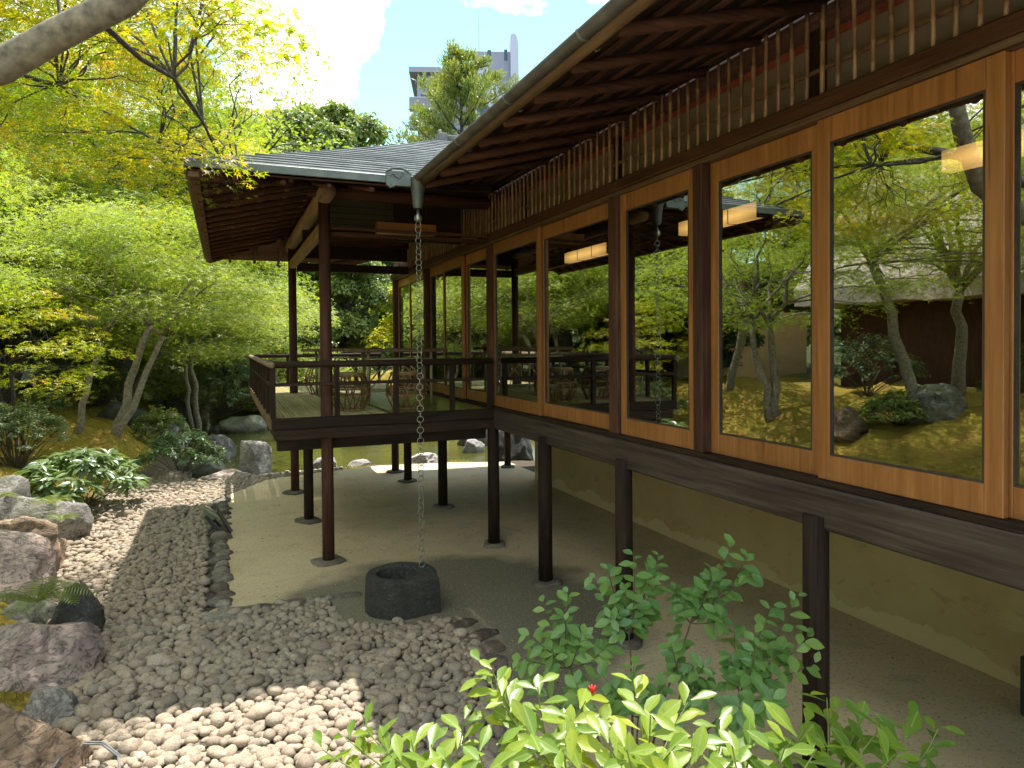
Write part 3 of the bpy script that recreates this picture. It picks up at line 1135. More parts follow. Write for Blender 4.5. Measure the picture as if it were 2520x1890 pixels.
for i, (a, b) in enumerate(((-1.2, -.15), (-.15, .85), (.85, 1.80), (1.735, 2.645), (2.645, 3.528), (3.622, 4.533), (4.667, 6.03), (6.00, 7.215), (7.365, 8.28), (8.28, 9.13), (9.13, 9.915), (10.045, 11.0), (11.0, 11.95))):
    window(a, b, x=2.782 if i % 2 == 1 else 2.822, sw=.075 if i < 6 else .058)

# bamboo lattice band
for yb in np.arange(-1.3, 12.05, .0975):
    if abs(yb - 7.33) < .03:
        continue
    r = random.uniform(.0095, .0125)
    lean = random.uniform(-.008, .008)
    m = MB()
    zs = [3.506]
    z = 3.506 + random.uniform(.04, .15)
    while z < 3.93:
        zs.append(z)
        z += random.uniform(.10, .16)
    zt = 3.95 + random.uniform(-.012, .012)
    pts, rad = [], []
    for j, zz in enumerate(zs):
        if j:
            for dz, q in ((-.007, 1.0), (0, 1.28), (.007, 1.02)):
                pts.append((2.768, yb + lean * (zz + dz - 3.5) / .45, zz + dz))
                rad.append(r * q)
        else:
            pts.append((2.768, yb, zz))
            rad.append(r)
    pts.append((2.768, yb + lean, zt))
    rad.append(r * .93)
    m.tube(pts, rad, 8).build('bamboo_pole', 'bamboo', tea, True)
# behind the lattice: grey screen, red strip, short posts, cross rod, wall plate
MB().box(2.845, 2.865, Y0, Y1, 3.506, 3.80).build('lattice_screen', 'screen_grey', tea)
MB().box(2.842, 2.868, Y0, Y1, 3.801, 3.845).build('red_strip', 'red_plaster', tea)
MB().tube([(2.87, Y0, 3.925), (2.87, Y1 + 1.0, 3.925)], .08, 12).build('wall_plate', 'red_wood_Y', tea, True)
MB().box(2.806, 2.836, Y0, Y1 + 1, 3.93, 4.045).build('frieze_board', 'dark_wood_Y', tea)
MB().box(2.788, 2.802, Y0, Y1, 3.635, 3.652).build('lattice_rod', 'bamboo', tea)
for y in (-.3, 1.55, 2.68, 4.62, 6.4, 7.3, 9.2, 11.0):
    MB().box(2.806, 2.841, y - .04, y + .04, 3.506, 3.86).build('lattice_post', 'dark_wood_Z', tea)

# eaves: log rafters, laths, boards, roof, gutter
EAVE_X, EAVE_Z = 1.60, 3.64


def slope_z(x):
    return EAVE_Z + (x - EAVE_X) * .27


for i in [k for k in range(33) if k < 16 or k > 28]:
    y = -1.0 + i * .4535
    r = random.uniform(.027, .033)
    MB().tube([(EAVE_X + .02, y, slope_z(EAVE_X + .02)), (2.2, y + random.uniform(-.01, .01), slope_z(2.2)), (3.1, y, slope_z(3.1))], [r, r, r * .95], 10).build('rafter', 'red_wood_X', tea, True)
for i in range(9):
    x = EAVE_X + .04 + i * .165
    for ya, yb in ((-1.6, 5.92 + (x - 1.58) * .86), (11.82, 13.3)):
        MB().beam((x, ya, slope_z(x) + .043), (x, yb, slope_z(x) + .043), .035, .018, (-.27, 0, 1)).build('lath', 'red_wood_Y', tea)
for i in range(10):
    x0, x1 = EAVE_X - .02 + i * .16, EAVE_X - .02 + (i + 1) * .16 - .004
    for ya, yb in ((-1.6, 5.94 + (x1 - 1.58) * .86), (11.82, 13.3)):
        MB().beam(((x0 + x1) / 2, ya, slope_z((x0 + x1) / 2) + .062 + (i % 2) * .004), ((x0 + x1) / 2, yb, slope_z((x0 + x1) / 2) + .062 + (i % 2) * .004), x1 - x0, .014, (-.27, 0, 1)).build('eave_board', 'dark_wood_Y', tea)
for ya, yb in ((-1.6, 5.86), (11.84, 13.3)):
    MB().tube([(EAVE_X, ya, EAVE_Z + .03), (EAVE_X, yb, EAVE_Z + .03)], .030, 10).build('eave_purlin', 'log_wood_Y', tea, True)
def roof_slab(ya, yb, xe, name):
    ze = 3.735 + (xe - 1.585) * .3531
    rf = MB()
    rf.add([(xe, ya, ze), (xe, yb, ze), (6.3, yb, 5.40), (6.3, ya, 5.40), (11.0, yb, 3.735), (11.0, ya, 3.735),
            (xe, ya, ze - .03), (xe, yb, ze - .03), (6.3, yb, 5.28), (6.3, ya, 5.28), (11.0, yb, 3.705), (11.0, ya, 3.705)],
           [(0, 3, 2, 1), (3, 5, 4, 2), (6, 7, 8, 9), (9, 8, 10, 11), (0, 1, 7, 6), (4, 5, 11, 10), (1, 2, 8, 7), (2, 4, 10, 8), (3, 0, 6, 9), (5, 3, 9, 11)])
    return rf.build(name, 'roof_slate', tea)


roof_slab(-1.7, 5.88, 1.585, 'roof')
roof_slab(5.882, 11.80, 2.80, 'roof')
roof_slab(11.802, 13.35, 1.585, 'roof')


def half_pipe(mb, a, b, r, n=10, th=.004):
    a, b = Vector(a), Vector(b)
    base = len(mb.v)
    for p in (a, b):
        for rr in (r, r - th):
            for k in range(n + 1):
                t = math.pi + math.pi * k / n
                mb.v.append((p.x + rr * math.cos(t), p.y, p.z + rr * math.sin(t)))
    m = n + 1
    for k in range(n):
        mb.f.append((base + k, base + k + 1, base + 2 * m + k + 1, base + 2 * m + k))
        mb.f.append((base + m + k + 1, base + m + k, base + 3 * m + k, base + 3 * m + k + 1))
    mb.f.append((base, base + 2 * m, base + 3 * m, base + m))
    mb.f.append((base + n, base + m + n, base + 3 * m + n, base + 2 * m + n))
    for q in (0, 2):
        for k in range(n):
            mb.f.append((base + q * m + k, base + (q + 1) * m + k, base + (q + 1) * m + k + 1, base + q * m + k + 1))
    return mb


gut = half_pipe(MB(), (1.555, -1.7, 3.715), (1.555, 5.86, 3.715), .043).build('gutter', 'copper_gutter', tea, True)
half_pipe(MB(), (1.555, 11.85, 3.715), (1.555, 13.3, 3.715), .043).build('gutter', 'copper_gutter', tea, True)
for i in range(9):
    y = -.8 + i * .907
    if y > 5.8:
        break
    h = half_pipe(MB(), (1.555, y - .008, 3.716), (1.555, y + .008, 3.716), .047, 10, .003)
    h.tube([(1.605, y, 3.715), (1.61, y + .02, 3.67), (1.63, y + .03, 3.645), (1.645, y + .02, 3.655)], .005, 6)
    h.build('gutter_bracket', 'copper_trim', gut, True)

# cellar wall under the room and the room itself
wl = MB().box(4.70, 4.95, Y0, 10.35, -.2, 1.50).build('cellar_wall', 'ochre_plaster', tea)
MB().box(2.91, 9.0, Y0, 12.0, 1.42, 1.50).build('floor_joists', 'dark_wood_Y', tea)
xb = 2.93
while xb < 8.8:
    MB().box(xb, xb + .147, Y0 + .05, 11.9, 1.501, 1.55).build('floor_board', 'inner_floor', tea)
    xb += .15
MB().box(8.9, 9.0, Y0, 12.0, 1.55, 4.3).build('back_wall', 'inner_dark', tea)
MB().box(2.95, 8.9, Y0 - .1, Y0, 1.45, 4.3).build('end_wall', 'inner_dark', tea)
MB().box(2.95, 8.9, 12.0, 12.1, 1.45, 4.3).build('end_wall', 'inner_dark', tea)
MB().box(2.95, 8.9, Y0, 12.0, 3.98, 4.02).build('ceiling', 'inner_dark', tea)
for y in (1.2, 3.9, 6.6, 9.3):
    MB().box(5.9, 6.03, y - .065, y + .065, 1.551, 3.97).build('room_post', 'dark_wood_Z', tea)
for n, (x, y) in enumerate(((4.5, 2.6), (4.5, 5.5), (4.5, 8.15))):
    which = ('nearest to the big end window', 'crossing behind the dark wall post', 'nearest to the veranda end')[n]
    l = thing('hanging_lamp', 'long orange paper lamp behind the panes, ' + which, 'lamp', (x, y, 3.47), 'paper lamps hanging in the teahouse')
    MB().box(x - .05, x + .05, y - .58, y + .58, 3.40, 3.54).build('lamp_shade', 'lamp_paper', l)
    f = MB()
    for yy in (y - .585, y - .195, y + .195, y + .585):
        f.box(x - .054, x + .054, yy - .004, yy + .004, 3.396, 3.544)
    f.build('lamp_frame', 'inner_dark', l)
    for q in (-.45, .45):
        MB().tube([(x, y + q, 3.54), (x, y + q, 3.979)], .006, 6).build('cord', 'rubber_black', l)

# ------------------------------------------------------------------ the veranda pavilion
pav = thing('veranda_pavilion', 'open wooden veranda pavilion with hipped grey roof on round posts over the pond', 'pavilion', (1.6, 9.0, 0))
DX0, DX1, DY0, DY1 = .42, 2.735, 7.16, 13.05
for y in (7.30, 10.95):
    m = MB().tube([(.965, y, .06), (.965, y, 2.0), (.965, y, 3.80)], [.062, .060, .058], 12)
    m.build('post', 'red_wood_Z', pav, True)
    base_stone(pav, .965, y, 1.15)
post(pav, .965, 9.10, .06, 1.34, .06)
base_stone(pav, .965, 9.10, 1.15)
# deck frame
MB().box(DX0, DX1, 7.10, 7.20, 1.45, 1.555).build('deck_fascia', 'dark_wood_X', pav, bevel=.006)
MB().box(DX0 + .03, DX1, 7.13, 7.24, 1.335, 1.449).build('deck_beam', 'dark_wood_X', pav, bevel=.006)
MB().box(DX0 - .02, DX0 + .07, 7.201, DY1, 1.44, 1.556).build('side_fascia', 'log_wood_Y', pav, bevel=.006)
MB().box(DX0 + .03, DX0 + .10, 7.245, DY1, 1.33, 1.439).build('side_beam', 'dark_wood_Y', pav, bevel=.006)
MB().box(DX0, DX1, DY1, DY1 + .09, 1.40, 1.555).build('rear_fascia', 'dark_wood_X', pav, bevel=.006)
for y in (7.42, 9.10, 10.95):
    MB().box(DX0 + .06, DX1, y - .06, y + .06, 1.20 if y < 8 else 1.22, 1.329).build('girder', 'dark_wood_X', pav, bevel=.006)
for i in range(7):
    MB().box(DX0 + .14 + i * .34, DX0 + .22 + i * .34, 7.25, DY1 - .01, 1.331, 1.445).build('joist', 'dark_wood_Y', pav)
# floor: bamboo slats on the outer half, boards along the windows
xs = DX0 + .085
while xs < 1.62:
    MB().tube([(xs, 7.21, 1.535), (xs, 9.8, 1.537), (xs, DY1 - .01, 1.535)], .0185, 8).build('floor_slat', 'deck_slat', pav, True)
    xs += .0385
xs = 1.64
while xs < 2.68:
    MB().box(xs, min(xs + .118, 2.73), 7.21, DY1 - .01, 1.50, 1.552).build('floor_board', 'deck_board', pav, bevel=.002)
    xs += .122
# railing
RT, RM = 2.085, 1.885


def rail_run(pts_posts, a, b):
    pass


MB().tube([(DX0 - .02, 7.15, RT), (DX1, 7.15, RT)], .034, 10).build('hand_rail', 'dark_wood_X', pav, True)
MB().box(DX0 - .01, DX1, 7.135, 7.165, RM - .015, RM + .02).build('middle_rail', 'dark_wood_X', pav, bevel=.003)
MB().tube([(DX0, 7.1, RT + .001), (DX0, DY1 + .05, RT + .001)], .033, 10).build('hand_rail', 'grey_log', pav, True)
MB().box(DX0 - .015, DX0 + .015, 7.166, DY1, RM - .015, RM + .02).build('middle_rail', 'dark_wood_Y', pav, bevel=.003)
MB().tube([(DX0 - .02, DY1, RT), (DX1, DY1, RT)], .033, 10).build('hand_rail', 'dark_wood_X', pav, True)
MB().box(DX0 + .016, DX1, DY1 - .015, DY1 + .015, RM - .015, RM + .02).build('middle_rail', 'dark_wood_X', pav, bevel=.003)
for x in (DX0 + .012, 1.05, 1.655, 2.27, 2.70):
    MB().box(x - .025, x + .025, 7.128, 7.172, 1.556, RT - .02).build('baluster', 'dark_wood_Z', pav, bevel=.004)
    MB().box(x - .024, x + .024, DY1 - .022, DY1 + .022, 1.556, RT - .02).build('baluster', 'dark_wood_Z', pav, bevel=.004)
for i in range(1, 10):
    y = 7.15 + i * .6
    MB().box(DX0 - .022, DX0 + .022, y - .024, y + .024, 1.557, RT - .02).build('baluster', 'dark_wood_Z', pav, bevel=.004)

# roof frame
MB().tube([(.965, 7.02, 3.80), (.965, 9.2, 3.81), (.965, 11.45, 3.80)], .085, 14).build('eave_log', 'grey_log', pav, True)
MB().tube([(.80, 7.30, 3.85), (2.76, 7.30, 3.85)], .062, 14).build('eave_log', 'red_wood_X', pav, True)
MB().tube([(.80, 10.95, 3.86), (2.76, 10.95, 3.86)], .062, 14).build('eave_log', 'red_wood_X', pav, True)
MB().box(.925, 1.005, 7.36, 10.89, 3.43, 3.55).build('tie_beam', 'grey_log', pav, bevel=.006)
MB().box(1.03, 2.74, 10.90, 11.00, 3.40, 3.52).build('tie_beam', 'dark_wood_X', pav, bevel=.006)
MB().box(1.03, 2.74, 10.93, 10.97, 3.60, 3.80).build('panel', 'dark_wood_X', pav)
MB().box(1.03, 2.74, 7.27, 7.33, 3.40, 3.44).build('tie_rail', 'red_wood_X', pav, bevel=.004)
MB().box(1.03, 2.74, 7.275, 7.325, 3.465, 3.495).build('tie_rail', 'red_wood_X', pav, bevel=.004)
MB().box(.93, 1.0, 9.06, 9.14, 3.551, 3.73).build('strut', 'dark_wood_Z', pav, bevel=.004)
MB().box(1.9, 2.74, 8.2, 8.26, 3.52, 4.2).build('panel', 'dark_wood_X', pav)
for i in range(17):                                     # ceiling boards
    y0 = 7.36 + i * .211
    MB().box(1.05, 2.80, y0, y0 + .205, 3.965 + (i % 2) * .006, 3.985 + (i % 2) * .006).build('ceiling_board', 'dark_wood_X', pav)
MB().box(1.03, 2.84, 7.34, 7.36, 3.79, 4.25).build('panel', 'dark_wood_X', pav)
sb = thing('box_lamp', 'reddish wooden box lamp with three small carved strokes hanging under the veranda ceiling', 'lamp', (1.9, 7.6, 3.57))
MB().box(1.56, 2.22, 7.52, 7.66, 3.50, 3.615).build('lamp_box', 'frame_wood_X', sb, bevel=.004)
mk = MB()
for i, (dx, h) in enumerate(((0, .03), (.02, .045), (.04, .05))):
    mk.box(2.13 + dx, 2.136 + dx, 7.515, 7.5195, 3.53, 3.53 + h)
mk.build('carved_mark', 'bamboo', sb)
for x in (1.66, 2.12):
    MB().tube([(x, 7.59, 3.615), (x, 7.59, 3.963)], .006, 6).build('hanger', 'rubber_black', sb)

# hipped roof
EX0, EY0, EY1, EZ = -.25, 5.83, 11.77, 3.70
HX, HY, HZ = 2.72, 8.80, 4.97
VX = 1.58
RX = 5.0
proof = MB()
under = .075
A, B, Cc, Dd = (EX0, EY0, EZ), (EX0, EY1, EZ), (VX, EY1, EZ), (VX, EY0, EZ)
H1, H2 = (HX, HY, HZ), (RX, HY, HZ)


def dn(p, d):
    return (p[0], p[1], p[2] - d)


# soffit rises gently to the eave log
SO = .24


def soff(x, y):
    return EZ - .055 + SO * min(x - EX0, y - EY0, EY1 - y)


for (nm, side) in (('front', 0), ('left', 1), ('rear', 2)):
    n = 23
    for i in range(n):
        t0, t1 = i / n, (i + 1) / n + .012
        lift = .020
        def pt(t, which, up):
            t = min(t, 1.0)
            def L(p, q): return tuple(p[k] + (q[k] - p[k]) * t for k in range(3))
            if side == 0:
                p = L(A, H1) if which == 0 else L(Dd, H2)
            elif side == 1:
                p = L(B, H1) if which == 0 else L(A, H1)
            else:
                p = L(Cc, H2) if which == 0 else L(B, H1)
            # a slight sag of the roof surface
            s = -.025 * math.sin(math.pi * t)
            return (p[0], p[1], p[2] + s + up)
        w = random.uniform(-.002, .002)
        a0, a1 = pt(t0, 0, lift + w), pt(t0, 1, lift + w)
        b0, b1 = pt(t1, 0, 0.001), pt(t1, 1, 0.001)
        c0, c1 = pt(t0, 0, 0), pt(t0, 1, 0)
        m = MB().add([a0, a1, b1, b0, dn(c0, .012), dn(c1, .012), dn(b1, .014), dn(b0, .014)], [(0, 1, 2, 3), (4, 7, 6, 5), (0, 4, 5, 1), (1, 5, 6, 2), (2, 6, 7, 3), (3, 7, 4, 0)])
        if i == 0 and side == 0:
            proof_o = MB().add([dn(A, .05), dn(Dd, .05), dn(Cc, .05), dn(B, .05), dn(A, .02), dn(Dd, .02), dn(Cc, .02), dn(B, .02), dn(H1, .17), dn(H2, .17)],
                               [(0, 3, 8), (0, 8, 9, 1), (3, 2, 9, 8), (4, 5, 1, 0), (7, 4, 0, 3), (6, 7, 3, 2), (4, 8, 7), (4, 5, 9, 8), (7, 8, 9, 6)]).build('roof', 'dark_wood_X', pav)
        m.build('roof_course', 'roof_slate', proof_o)
# copper edge along the eaves
MB().box(EX0 - .012, VX - .12, EY0 - .02, EY0 + .004, EZ - .055, EZ + .012).build('eave_edge', 'copper_trim', pav, bevel=.004)
MB().box(EX0 - .016, EX0 + .008, EY0 + .005, EY1 + .01, EZ - .075, EZ + .010).build('eave_edge', 'copper_trim', pav, bevel=.004)
MB().box(EX0 - .012, VX, EY1, EY1 + .02, EZ - .055, EZ + .012).build('eave_edge', 'copper_trim', pav, bevel=.004)
MB().box(EX0 + .01, EX0 + .09, EY0 + .01, EY1 - .01, EZ - .125, EZ - .08).build('eave_batten', 'log_wood_Y', pav, bevel=.004)
MB().tube([(EX0 + .05, EY0 + .05, EZ - .10), (.98, 7.28, soff(.98, 7.28) - .02)], .045, 12).build('hip_rafter', 'red_wood_X', pav, True)
MB().tube([(EX0 + .05, EY1 - .05, EZ - .10), (.98, 10.97, soff(.98, 7.28) - .02)], .045, 12).build('hip_rafter', 'red_wood_X', pav, True)
# soffit boards and rafters: left eave (rafters run along X), front and rear eaves (along Y)
i = 0
y = EY0 + .28
while y < EY1 - .2:
    reach = min(1.25, y - EY0, EY1 - y)
    if reach > .2:
        z0, z1 = soff(EX0 + .05, HY) - .05, soff(EX0 + reach, HY) - .05
        MB().tube([(EX0 + .05, y, z0 - .02), (EX0 + reach, y, z1 - .02)], .024, 8).build('rafter', 'red_wood_X', pav, True)
    y += .36
for i in range(5):
    x = EX0 + .12 + i * .24
    ins = .02 + i * .24
    MB().box(x - .018, x + .018, EY0 + .12 + ins, EY1 - .12 - ins, soff(x, HY) - .052, soff(x, HY) - .030).build('batten', 'log_wood_Y', pav)
for i in range(6):
    xa, xb_ = EX0 + .03 + i * .22, EX0 + .03 + (i + 1) * .22 - .006
    ia = xa - EX0
    za, zb = soff(xa, HY) - .026, soff(xb_, HY) - .026
    MB().add([(xa, EY0 + ia, za), (xa, EY1 - ia, za), (xb_, EY1 - (xb_ - EX0), zb), (xb_, EY0 + (xb_ - EX0), zb), (xa, EY0 + ia, za + .014), (xa, EY1 - ia, za + .014), (xb_, EY1 - (xb_ - EX0), zb + .014), (xb_, EY0 + (xb_ - EX0), zb + .014)],
             [(0, 1, 2, 3), (4, 7, 6, 5), (0, 4, 5, 1), (1, 5, 6, 2), (2, 6, 7, 3), (3, 7, 4, 0)]).build('soffit_board', 'red_wood_Y', pav)
    for (ya, sgn) in ((EY0, 1), (EY1, -1)):
        p, q = xa - EX0, xb_ - EX0
        zz0, zz1 = EZ - .055 + SO * p - .026, EZ - .055 + SO * q - .026
        xp, xq = min(2.78, VX + p * 1.1), min(2.78, VX + q * 1.1)
        MB().add([(EX0 + p, ya + sgn * p, zz0), (xp, ya + sgn * p, zz0), (xq, ya + sgn * q, zz1), (EX0 + q, ya + sgn * q, zz1), (EX0 + p, ya + sgn * p, zz0 + .014), (xp, ya + sgn * p, zz0 + .014), (xq, ya + sgn * q, zz1 + .014), (EX0 + q, ya + sgn * q, zz1 + .014)],
                 [(0, 1, 2, 3), (4, 7, 6, 5), (0, 4, 5, 1), (1, 5, 6, 2), (2, 6, 7, 3), (3, 7, 4, 0)]).build('soffit_board', 'red_wood_X', pav)
for i in range(5):
    x = .1 + i * .36
    for (ya, sgn) in ((EY0, 1), (EY1, -1)):
        p = min(1.2, x - EX0)
        if x < 1.5:
            MB().tube([(x, ya + sgn * .05, EZ - .055 + SO * .05 - .065), (x, ya + sgn * p, EZ - .055 + SO * p - .065)], .022, 8).build('rafter', 'red_wood_Y', pav, True)
# ridge tiles with an end tile
rt = MB().tube([(HX - .02, HY, HZ + .02), (RX, HY, HZ + .02)], .055, 10).build('ridge_cap', 'ridge_tile', pav, True)
e = MB()
e.box(HX - .10, HX + .02, HY - .075, HY + .075, HZ - .03, HZ + .07)
e.tube([(HX - .05, HY, HZ + .07), (HX - .07, HY, HZ + .11), (HX - .04, HY, HZ + .125)], [.035, .028, .01], 8)
e.build('ridge_end', 'ridge_tile', pav, bevel=.01)
# scrolled gutter end beside the hopper
sc = MB()
sc.box(1.28, 1.49, 5.795, 5.835, 3.625, 3.735)
sc.tube([(1.28, 5.80, 3.735), (1.33, 5.80, 3.765), (1.40, 5.80, 3.775), (1.46, 5.80, 3.755), (1.50, 5.80, 3.72)], .012, 8)
sc.tube([(1.31, 5.79, 3.70), (1.335, 5.79, 3.72), (1.36, 5.79, 3.70), (1.385, 5.79, 3.685), (1.41, 5.79, 3.705), (1.425, 5.79, 3.73), (1.41, 5.79, 3.74), (1.40, 5.79, 3.73)], .005, 6)
sc.tube([(1.28, 5.79, 3.63), (1.31, 5.79, 3.605), (1.35, 5.79, 3.62)], .012, 8)
sc.build('scrolled_bracket', 'copper_trim', pav)

# ------------------------------------------------------------------ rain chain and basin
CX, CY = 1.565, 5.85
rc = thing('rain_chain', 'pale metal rain chain of linked rings hanging from the gutter corner into the stone basin', 'rain chain', (CX, CY, 3.7))
h = MB()
prof = [(.072, 3.71), (.074, 3.67), (.060, 3.63), (.050, 3.56), (.043, 3.48), (.036, 3.45)]
n = 14
for r_, z in prof:
    for k in range(n):
        q = r_ * (1 + .06 * (k % 2))
        h.v.append((CX + q * math.cos(2 * math.pi * k / n), CY + q * math.sin(2 * math.pi * k / n), z))
for i in range(len(prof) - 1):
    for k in range(n):
        h.f.append((i * n + k, i * n + (k + 1) % n, (i + 1) * n + (k + 1) % n, (i + 1) * n + k))
h.build('hopper', 'copper_trim', rc, True)
MB().tube([(CX, CY, 3.46), (CX, CY, 3.40), (CX, CY, 3.385), (CX, CY, 3.35), (CX, CY, 3.335)], [.010, .016, .034, .034, .012], 12).build('collar', 'chain_metal', rc, True)
ring_me = None
z = 3.315
i = 0
while z > .20:
    if ring_me is None:
        o = MB().ring((CX, CY, 3.7), .0275, .0032, n=16, m=5, rot=Matrix.Rotation(R(90), 3, 'X')).build('ring', 'chain_metal', rc, True)
        ring_me = o.data
    else:
        o = bpy.data.objects.new('ring', ring_me)
        link(o, rc)
    o.location = (random.uniform(-.002, .002), random.uniform(-.002, .002), z - 3.7)
    o.rotation_euler = (0, 0, R(20 if i % 2 else -65) + random.uniform(-.25, .25) + (R(45) if 2.0 > z > 1.2 else 0))
    z -= .047
    i += 1

# D shaped basin with a round hole
bc = (1.37, 5.80)
out = []
for k in range(32):
    a = 2 * math.pi * k / 32
    x, y = .30 * math.cos(a), .29 * math.sin(a)
    if x > 0 and y < 0:                       # one squared corner on the side of the wall
        q = max(abs(math.cos(a)), abs(math.sin(a)))
        f = 1 / q * .88
        x, y = .30 * math.cos(a) * max(1, f), .29 * math.sin(a) * max(1, f)
    out.append((x, y))
bs = MB()
prof = [(1.02, -.05), (1.03, .10), (1.02, .25), (1.0, .315), (.97, .33)]
for s_, z in prof:
    for (x, y) in out:
        w = 1 + random.uniform(-.012, .012)
        bs.v.append((bc[0] + x * s_ * w, bc[1] + y * s_ * w, z + random.uniform(-.003, .003)))
hole = [(.185, .328), (.175, .30), (.165, .06)]
for r_, z in hole:
    for k in range(32):
        a = 2 * math.pi * k / 32
        bs.v.append((bc[0] - .02 + r_ * math.cos(a), bc[1] + .02 + r_ * math.sin(a), z))
for i in range(len(prof) + len(hole) - 1):
    for k in range(32):
        bs.f.append((i * 32 + k, i * 32 + (k + 1) % 32, (i + 1) * 32 + (k + 1) % 32, (i + 1) * 32 + k))
bs.f.append(tuple(7 * 32 + k for k in range(32)))
basin = bs.build('stone_basin', 'basin_stone', None, True, .006, loc=(bc[0], bc[1], 0))
tag(basin, 'dark round stone water basin with one squared corner standing at the edge of the pebbles', 'basin')

# ------------------------------------------------------------------ veranda furniture
def rattan_stool(x, y, label, rz=0):
    t = thing('rattan_stool', label, 'stool', (x, y, 1.555), 'rattan stools on the veranda')
    m = MB()
    for r_, z in ((.15, .012), (.215, .16), (.215, .24), (.17, .40), (.17, .385)):
        m.ring((x, y, 1.555 + z), r_, .011, n=20, m=6)
    m.build('hoop_frame', 'rattan', t, True)
    m = MB()
    for k in range(16):
        a = 2 * math.pi * k / 16 + rz
        b = a + (.32 if k % 2 else -.32)
        m.tube([(x + .15 * math.cos(a), y + .15 * math.sin(a), 1.567), (x + .225 * math.cos((a + b) / 2), y + .225 * math.sin((a + b) / 2), 1.72), (x + .215 * math.cos(b), y + .215 * math.sin(b), 1.82), (x + .168 * math.cos(b), y + .168 * math.sin(b), 1.945)], .0085, 6)
    for k in range(8):
        a = 2 * math.pi * k / 8 + rz
        pts = [(x + (.205 + .015 * math.sin(s)) * math.cos(a + .30 * math.cos(s)), y + (.205 + .015 * math.sin(s)) * math.sin(a + .30 * math.cos(s)), 1.73 + .11 * math.sin(s)) for s in np.linspace(0, math.pi, 7)]
        m.tube(pts, .0075, 6)
    m.build('bent_cane', 'rattan', t, True)
    MB().tube([(x, y, 1.955), (x, y, 1.966), (x, y, 1.975)], [.165, .172, .150], 24).build('seat', 'bamboo_green', t, True)


rattan_stool(1.88, 7.62, 'rattan barrel stool behind the railing, closest to the rain chain')
rattan_stool(1.27, 7.72, 'rattan barrel stool beside the round front post of the veranda', .2)
rattan_stool(1.30, 10.45, 'rattan barrel stool at the far end of the slatted floor', .1)


def slab_table(x, y, lx, ly, label, seed):
    t = thing('slab_table', label, 'table', (x, y, 1.555), 'bamboo tables on the veranda')
    r = random.Random(seed)
    n = 22
    ring = [(x + lx * (abs(math.cos(a)) ** .7) * math.copysign(1, math.cos(a)) * (1 + r.uniform(-.06, .06)), y + ly * (abs(math.sin(a)) ** .7) * math.copysign(1, math.sin(a)) * (1 + r.uniform(-.06, .06))) for a in np.linspace(0, 2 * math.pi, n, endpoint=False)]
    MB().prism(ring, 2.185, 2.225).build('table_top', 'log_wood_X', t, bevel=.008)
    for sx in (-1, 1):
        for sy in (-1, 1):
            MB().tube([(x + sx * lx * .62, y + sy * ly * .55, 1.556), (x + sx * lx * .62, y + sy * ly * .55, 2.184)], .018, 8).build('leg', 'bamboo_green', t, True)
    m = MB()
    for sy in (-1, 1):
        yy = y + sy * ly * .55
        for z in (1.72, 2.10):
            m.tube([(x - lx * .62, yy, z), (x + lx * .62, yy, z)], .012, 8)
        m.tube([(x - lx * .62, yy, 1.72), (x - lx * .1, yy, 2.10)], .010, 8)
        m.tube([(x + lx * .62, yy, 1.72), (x + lx * .1, yy, 2.10)], .010, 8)
    m.build('lattice_brace', 'bamboo_green', t, True)


slab_table(1.95, 8.35, .62, .30, 'bamboo legged table with a thick wavy edged slab top behind the front stools', 3)
slab_table(1.55, 10.0, .55, .32, 'bamboo legged slab table standing farther back on the veranda', 5)

# ------------------------------------------------------------------ flood lights, cable
fl = thing('floodlight', 'olive green floodlight tilted up on a black bracket at the edge of the pebbles', 'floodlight', (-.15, 9.05, .03))
q = Matrix.Rotation(R(38), 3, 'Y') @ Matrix.Rotation(R(-8), 3, 'X')
c = Vector((-.20, 9.02, .26))


def obox(mb, c, q, sx, sy, sz, tap=1.0, off=(0, 0, 0)):
    vs = []
    for z, s in ((-1, tap), (1, 1)):
        for x, y in ((-1, -1), (1, -1), (1, 1), (-1, 1)):
            vs.append(c + q @ Vector((x * sx * s + off[0], y * sy * s + off[1], z * sz + off[2])))
    return mb.add(vs, [(0, 3, 2, 1), (4, 5, 6, 7), (0, 1, 5, 4), (1, 2, 6, 5), (2, 3, 7, 6), (3, 0, 4, 7)])


b_ = obox(MB(), c, q, .09, .115, .05, .62, (0, 0, -.03))
b_.build('housing', 'green_paint', fl, bevel=.006)
obox(MB(), c, q, .115, .14, .016, 1.0, (0, 0, .036)).build('bezel', 'green_paint', fl, bevel=.004)
obox(MB(), c, q, .10, .125, .003, 1.0, (0, 0, .056)).build('lens', 'tower_glass', fl)
br = MB()
br.beam((-.235, 8.88, .27), (-.06, 8.86, .04), .035, .008, (0, 1, 0))
br.build('bracket', 'black_paint', fl)
MB().beam((-.235, 9.16, .27), (-.06, 9.16, .04), .035, .008, (0, 1, 0)).build('bracket', 'black_paint', fl)
q2 = Matrix.Rotation(R(62), 3, 'Y')
obox(MB(), Vector((-.035, 9.02, .17)), q2, .16, .145, .007).build('hood_plate', 'black_paint', fl, bevel=.003)
MB().tube([(-.16, 8.95, .13), (-.10, 8.9, .06), (-.02, 8.93, .05), (.02, 9.0, .05), (-.05, 9.1, .045)], .008, 6).build('power_cord', 'rubber_black', fl, True)
gl_ = thing('garden_light', 'dark green metal light box standing on the paving near the cellar wall', 'light', (4.36, 2.48, .03))
MB().box(4.24, 4.48, 2.41, 2.55, .09, .44).build('housing', 'dark_green_paint', gl_, bevel=.008)
MB().box(4.30, 4.42, 2.44, 2.52, .03, .089).build('foot', 'dark_green_paint', gl_, bevel=.004)
